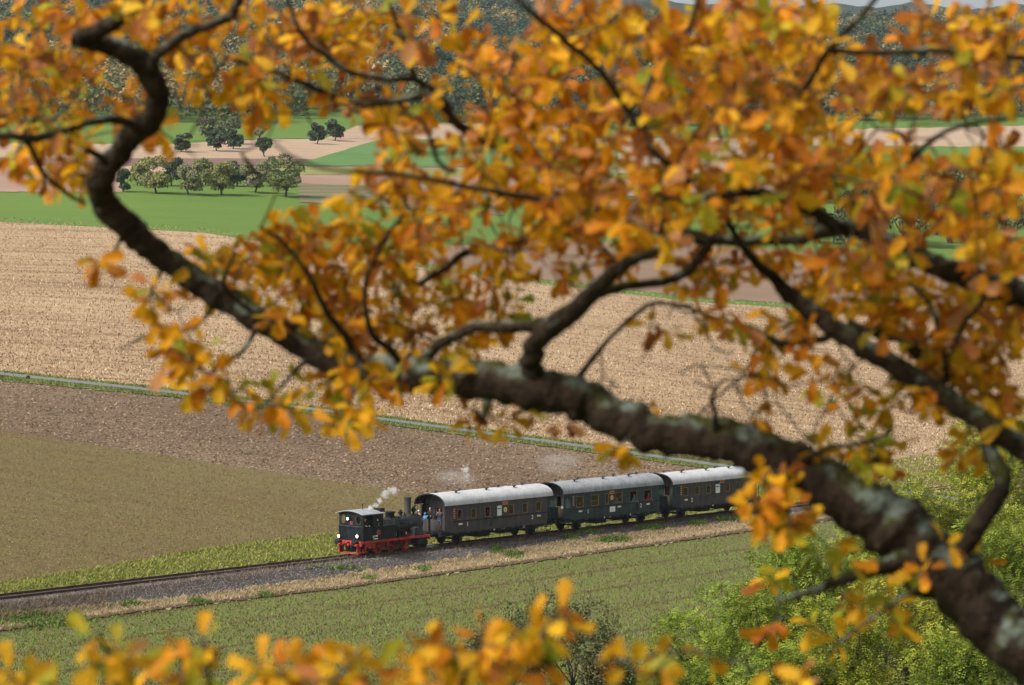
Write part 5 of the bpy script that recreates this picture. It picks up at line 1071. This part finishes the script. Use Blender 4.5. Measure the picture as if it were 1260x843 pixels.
z('m', 7.8, 8.9, (1095, 400, 40, 30, 5), (1150, 380, 40, 30, 6), (1200, 440, 30, 40, 6), (1110, 460, 30, 25, 3), (1060, 360, 35, 22, 5), (1225, 545, 22, 25, 3), (1175, 555, 20, 14, 2), (990, 405, 30, 22, 4), (1140, 435, 26, 28, 5), (1180, 470, 26, 36, 5), (1230, 430, 28, 48, 7), (1190, 370, 40, 30, 8), (1040, 555, 35, 14, 4), (1120, 500, 26, 26, 3), (1085, 592, 25, 8, 2), (1235, 500, 20, 20, 3))
z('m', 7.6, 8.7, (1180, 410, 40, 40, 6), (1230, 380, 22, 40, 5), (1235, 480, 18, 40, 4), (1150, 480, 40, 20, 4), (1020, 470, 40, 18, 3), (930, 460, 24, 20, 2), (1090, 560, 40, 16, 3), (1010, 545, 24, 12, 2))
z('y', 7.5, 8.0, (1060, 740, 30, 20, 2), (1110, 770, 24, 16, 2), (990, 640, 18, 18, 2), (1165, 655, 14, 14, 1), (950, 700, 14, 14, 2), (1000, 780, 20, 12, 1), (932, 634, 20, 26, 5), (938, 592, 12, 10, 2), (965, 600, 20, 18, 4), (960, 655, 22, 26, 5), (1000, 682, 14, 10, 1), (1040, 685, 16, 12, 2), (1130, 698, 14, 16, 2), (1085, 750, 26, 12, 3), (960, 772, 14, 8, 1), (1040, 790, 10, 8, 1), (1212, 688, 8, 8, 1), (870, 812, 14, 8, 1))
z('v', 5.2, 5.8, (60, 836, 60, 14, 5), (150, 819, 40, 26, 5), (130, 784, 22, 18, 2), (230, 822, 40, 22, 5), (250, 799, 10, 10, 1))
z('w', 5.2, 5.8, (320, 834, 50, 16, 7), (420, 819, 40, 26, 8), (500, 822, 50, 24, 9), (560, 809, 40, 24, 7), (600, 779, 20, 16, 2), (660, 789, 32, 26, 6), (692, 751, 20, 16, 3), (740, 809, 20, 12, 2), (640, 832, 40, 14, 4), (800, 829, 26, 14, 3), (825, 809, 10, 14, 1), (965, 836, 26, 12, 3))
BP = np.concatenate([c[:, :4] for c in BR]); anchors = []; info = []
for (cx, cy, rx, ry, n, kind, y0, y1) in Z:
    for _ in range(max(1, round(n * (1.65 if kind == 'r' else 1.55 if kind == 'n' else 1.5 if kind == 'm' else 1.15)))):
        a = rng.uniform(0, 6.28); r = math.sqrt(rng.uniform(0, 1)); anchors.append(at(cx + rx * r * math.cos(a), cy + ry * r * math.sin(a), rng.uniform(y0, y1))); info.append(kind)
for (cx, cy, rx, ry, n) in [(740, 430, 90, 90, 16), (900, 450, 90, 80, 22), (1080, 480, 120, 80, 26), (1180, 400, 70, 80, 18), (560, 300, 120, 100, 18), (330, 180, 150, 50, 10), (200, 400, 70, 50, 8), (1120, 160, 110, 40, 14), (380, 100, 150, 60, 14), (1000, 560, 100, 30, 8)]:
    for _ in range(n):                                          # bare twigs
        a = rng.uniform(0, 6.28); r = math.sqrt(rng.uniform(0, 1)); anchors.append(at(cx + rx * r * math.cos(a), cy + ry * r * math.sin(a), rng.uniform(7.8, 8.7))); info.append('')
anchors = np.array(anchors); dist = np.array([np.sqrt(((BP[:, :3] - a) ** 2).sum(1)).min() for a in anchors]); order = np.argsort(dist)
nodes = list(BP[:, :3]); TV = []; TF = []; tb = 0; dirs = np.zeros((len(anchors), 3)); nodes_np = np.array(nodes)
for i in order:
    a = anchors[i]; d2 = ((nodes_np - a) ** 2).sum(1); j = d2.argmin(); p = nodes_np[j]; L_ = math.sqrt(d2[j]); v_ = (a - p) / (L_ + 1e-6); dirs[i] = v_
    mid = (a + p) / 2 + rng.normal(0, .10, 3) * L_ + np.array([0, 0, -.04 * L_]); r0 = .0028 + .006 * min(L_, .7)
    C = spline(np.array([(*p, r0), (*mid, r0 * .75), (*a, .002)]), 8); V, Fc = tube_geo(C, 4, .05); TV.append(V); TF.append(Fc + tb); tb += len(V)
    nodes_np = np.concatenate([nodes_np, mid[None], a[None]])
tag(mesh_np('twigs', np.concatenate(TV), np.concatenate(TF), M['oakbark'], None, OAK, smooth=True), kind='stuff')
leaves = []
for i, a in enumerate(anchors):
    if not info[i]: continue
    kind = ZW[info[i]]; main = rng.choice(list(kind)); nl = rng.integers(4, 8); td = dirs[i] + rng.normal(0, .35, 3) + np.array([0, 0, -.1]); td /= np.linalg.norm(td)
    e = np.cross(td, rng.normal(0, 1, 3)); e /= np.linalg.norm(e); g2 = np.cross(td, e)
    for k in range(nl):
        th = 2.4 * k + rng.normal(0, .4); d = td * rng.uniform(.15, .8) + (e * math.cos(th) + g2 * math.sin(th)) * 1.0 + np.array([0, 0, -.30]); d /= np.linalg.norm(d)
        up = np.array([0, -.35, .8]) * .8 + td * .5 + rng.normal(0, .45, 3); b_ = np.cross(up, d); b_ /= np.linalg.norm(b_) + 1e-9; n_ = np.cross(d, b_)
        ck = main if rng.uniform() < .45 else rng.choice(list(kind)); pl = PAL[ck]; ci = rng.integers(0, len(pl))
        leaves.append((a - td * rng.uniform(0, .03) + d * .012, d, b_, n_, rng.uniform(.044, .083) * (.82 if info[i] in ('w', 'v') else 1.0) , ck, ci, rng.integers(0, len(TPL))))
pos = np.array([l[0] for l in leaves]); lx_, ly_ = proj(pos); size = np.array([l[4] for l in leaves]) / pos[:, 1]
vis = (lx_ > 15) & (lx_ < 1245) & (ly_ > 10) & (ly_ < 835); rank = np.argsort(-np.where(vis, size, 0)); single = set(rank[:300].tolist())
LM = {}
def leaf_mesh(ti, ck, ci):
    if (ti, ck, ci) not in LM:
        v_, f, t3 = TPL[ti]; me = bpy.data.meshes.new('leaf'); me.from_pydata([tuple(p) for p in v_], [], [tuple(q) for q in f] + t3)
        at_ = me.color_attributes.new('col', 'FLOAT_COLOR', 'CORNER'); at_.data.foreach_set('color', np.tile(np.array([*PAL[ck][ci], 1], np.float32), len(me.loops)))
        me.materials.append(M['oakleaf']); me.polygons.foreach_set('use_smooth', [True] * len(me.polygons)); LM[(ti, ck, ci)] = me
    return LM[(ti, ck, ci)]
SV = []; SF = []; SCc = []; sb = 0
for i, (p, d, b_, n_, Ln, ck, ci, ti) in enumerate(leaves):
    if i in single:
        o = bpy.data.objects.new('leaf', leaf_mesh(ti, ck, ci)); COL.objects.link(o); o.parent = OAK
        mw = Matrix(((d[0] * Ln, b_[0] * Ln, n_[0] * Ln, p[0]), (d[1] * Ln, b_[1] * Ln, n_[1] * Ln, p[1]), (d[2] * Ln, b_[2] * Ln, n_[2] * Ln, p[2]), (0, 0, 0, 1))); o.matrix_basis = mw
    else:
        v_, f, t3 = TPL[ti]; W_ = p + (v_[:, 0:1] * d + v_[:, 1:2] * b_ + v_[:, 2:3] * n_) * Ln
        SV.append(W_); f3 = np.concatenate([f[:, [0, 1, 2]], f[:, [0, 2, 3]], np.array(t3)]); SF.append(f3 + sb); sb += len(W_)
        SCc.append(np.repeat(np.array(PAL[ck][ci])[None] * rng.uniform(.72, 1.28), len(f3), 0))
tag(mesh_np('leaves', np.concatenate(SV), np.concatenate(SF), M['oakleaf'], np.concatenate(SCc), OAK, smooth=True), kind='stuff')

# ------------------------------------------------------------------ small A-shaped stand by the field road
g_ = ground([1043], [578])[0]
R = empty('trestle_stand', g_, 0); tag(R, 'small dark A-shaped stand with pale centre by the field road above the oak limb', 'stand')
for s in (-1, 1): MB().cyl((s * .42, 0, 0), (0, .0, 1.1), .07, 8).build('leg', M['soot'], R)
MB().poly([(-.26, .1), (.26, .1), (0, .85)], [], lambda u, v, w_: (u, .02 + w_, v), .04).build('panel', M['white'], R)

# ------------------------------------------------------------------ steam
def vol(name, dens, scale, thr):
    """white vapour: noise that thins out towards the rim of a unit ball"""
    m = bpy.data.materials.new(name); m.use_nodes = True; nt = m.node_tree; nt.nodes.clear(); L = nt.links.new
    out = N(nt, 'ShaderNodeOutputMaterial'); pv = N(nt, 'ShaderNodeVolumePrincipled'); pv.inputs['Color'].default_value = (1, 1, 1, 1); pv.inputs['Anisotropy'].default_value = .0
    tc = N(nt, 'ShaderNodeTexCoord'); oi = N(nt, 'ShaderNodeObjectInfo'); ad = N(nt, 'ShaderNodeVectorMath', operation='ADD'); L(tc.outputs['Object'], ad.inputs[0]); L(oi.outputs['Location'], ad.inputs[1])
    no = N(nt, 'ShaderNodeTexNoise', Scale=scale, Detail=5.0, Roughness=.6); L(ad.outputs[0], no.inputs['Vector'])
    ln = N(nt, 'ShaderNodeVectorMath', operation='LENGTH'); L(tc.outputs['Object'], ln.inputs[0])
    fa = N(nt, 'ShaderNodeMapRange'); fa.inputs[1].default_value = .15; fa.inputs[2].default_value = 1.0; fa.inputs[3].default_value = .28; fa.inputs[4].default_value = -.30; L(ln.outputs['Value'], fa.inputs[0])
    a2 = N(nt, 'ShaderNodeMath', operation='ADD'); L(no.outputs[0], a2.inputs[0]); L(fa.outputs[0], a2.inputs[1])
    mr = N(nt, 'ShaderNodeMapRange'); mr.inputs[1].default_value = thr; mr.inputs[2].default_value = thr + .25; mr.inputs[4].default_value = dens; L(a2.outputs[0], mr.inputs[0]); L(mr.outputs[0], pv.inputs['Density']); L(pv.outputs[0], out.inputs['Volume']); return m
def puff(c, r, mat, sc=(1, 1, 1)):
    o = MB().ball((0, 0, 0), 1.0, n=16, k=10).build('steam_puff', mat); o.location = tuple(c); o.scale = tuple(r * k for k in sc); return tag(o, kind='stuff')
def sp_(px, py, t, y=0): return at(px, py, trk(t, y, 3)[1])
V1, V2, V3 = vol('dense_steam', 4.5, 1.9, .57), vol('thin_steam', 2.4, 1.8, .56), vol('faint_smoke', .13, 1.6, .52)
tw = TL + 1.3
for px_, py_, r in [(456, 625.5, .55), (462, 622, .5), (467, 616, .5)]: puff(sp_(px_, py_, tw), r, V1)
for px_, py_, r in [(474, 608, .75), (483, 604, .85)]: puff(sp_(px_, py_, tw + .8), r, V2)
puff(sp_(573.5, 577, tw + 8), .62, V1); puff(sp_(575, 585, tw + 8), .5, V2)
puff(sp_(558, 587, tw + 8), 2.0, V3, (1.5, 1, .8)); puff(sp_(690, 570, tw + 18), 2.4, V3, (1.6, 1, .7))
puff(sp_(531, 672, TL + 8.2, -.8), .7, V2, (1.4, 1, .6))

# ------------------------------------------------------------------ haze
HAZE = .00006
hm = bpy.data.materials.new('haze_air'); hm.use_nodes = True; nt = hm.node_tree; nt.nodes.clear()
out = N(nt, 'ShaderNodeOutputMaterial'); pv = N(nt, 'ShaderNodeVolumePrincipled'); pv.inputs['Density'].default_value = HAZE; pv.inputs['Color'].default_value = (.72, .83, 1, 1); pv.inputs['Anisotropy'].default_value = .3
nt.links.new(pv.outputs[0], out.inputs['Volume'])
if HAZE: tag(MB().box(-1600, 1600, -120, 3700, -6, 420).build('haze', hm), kind='stuff')
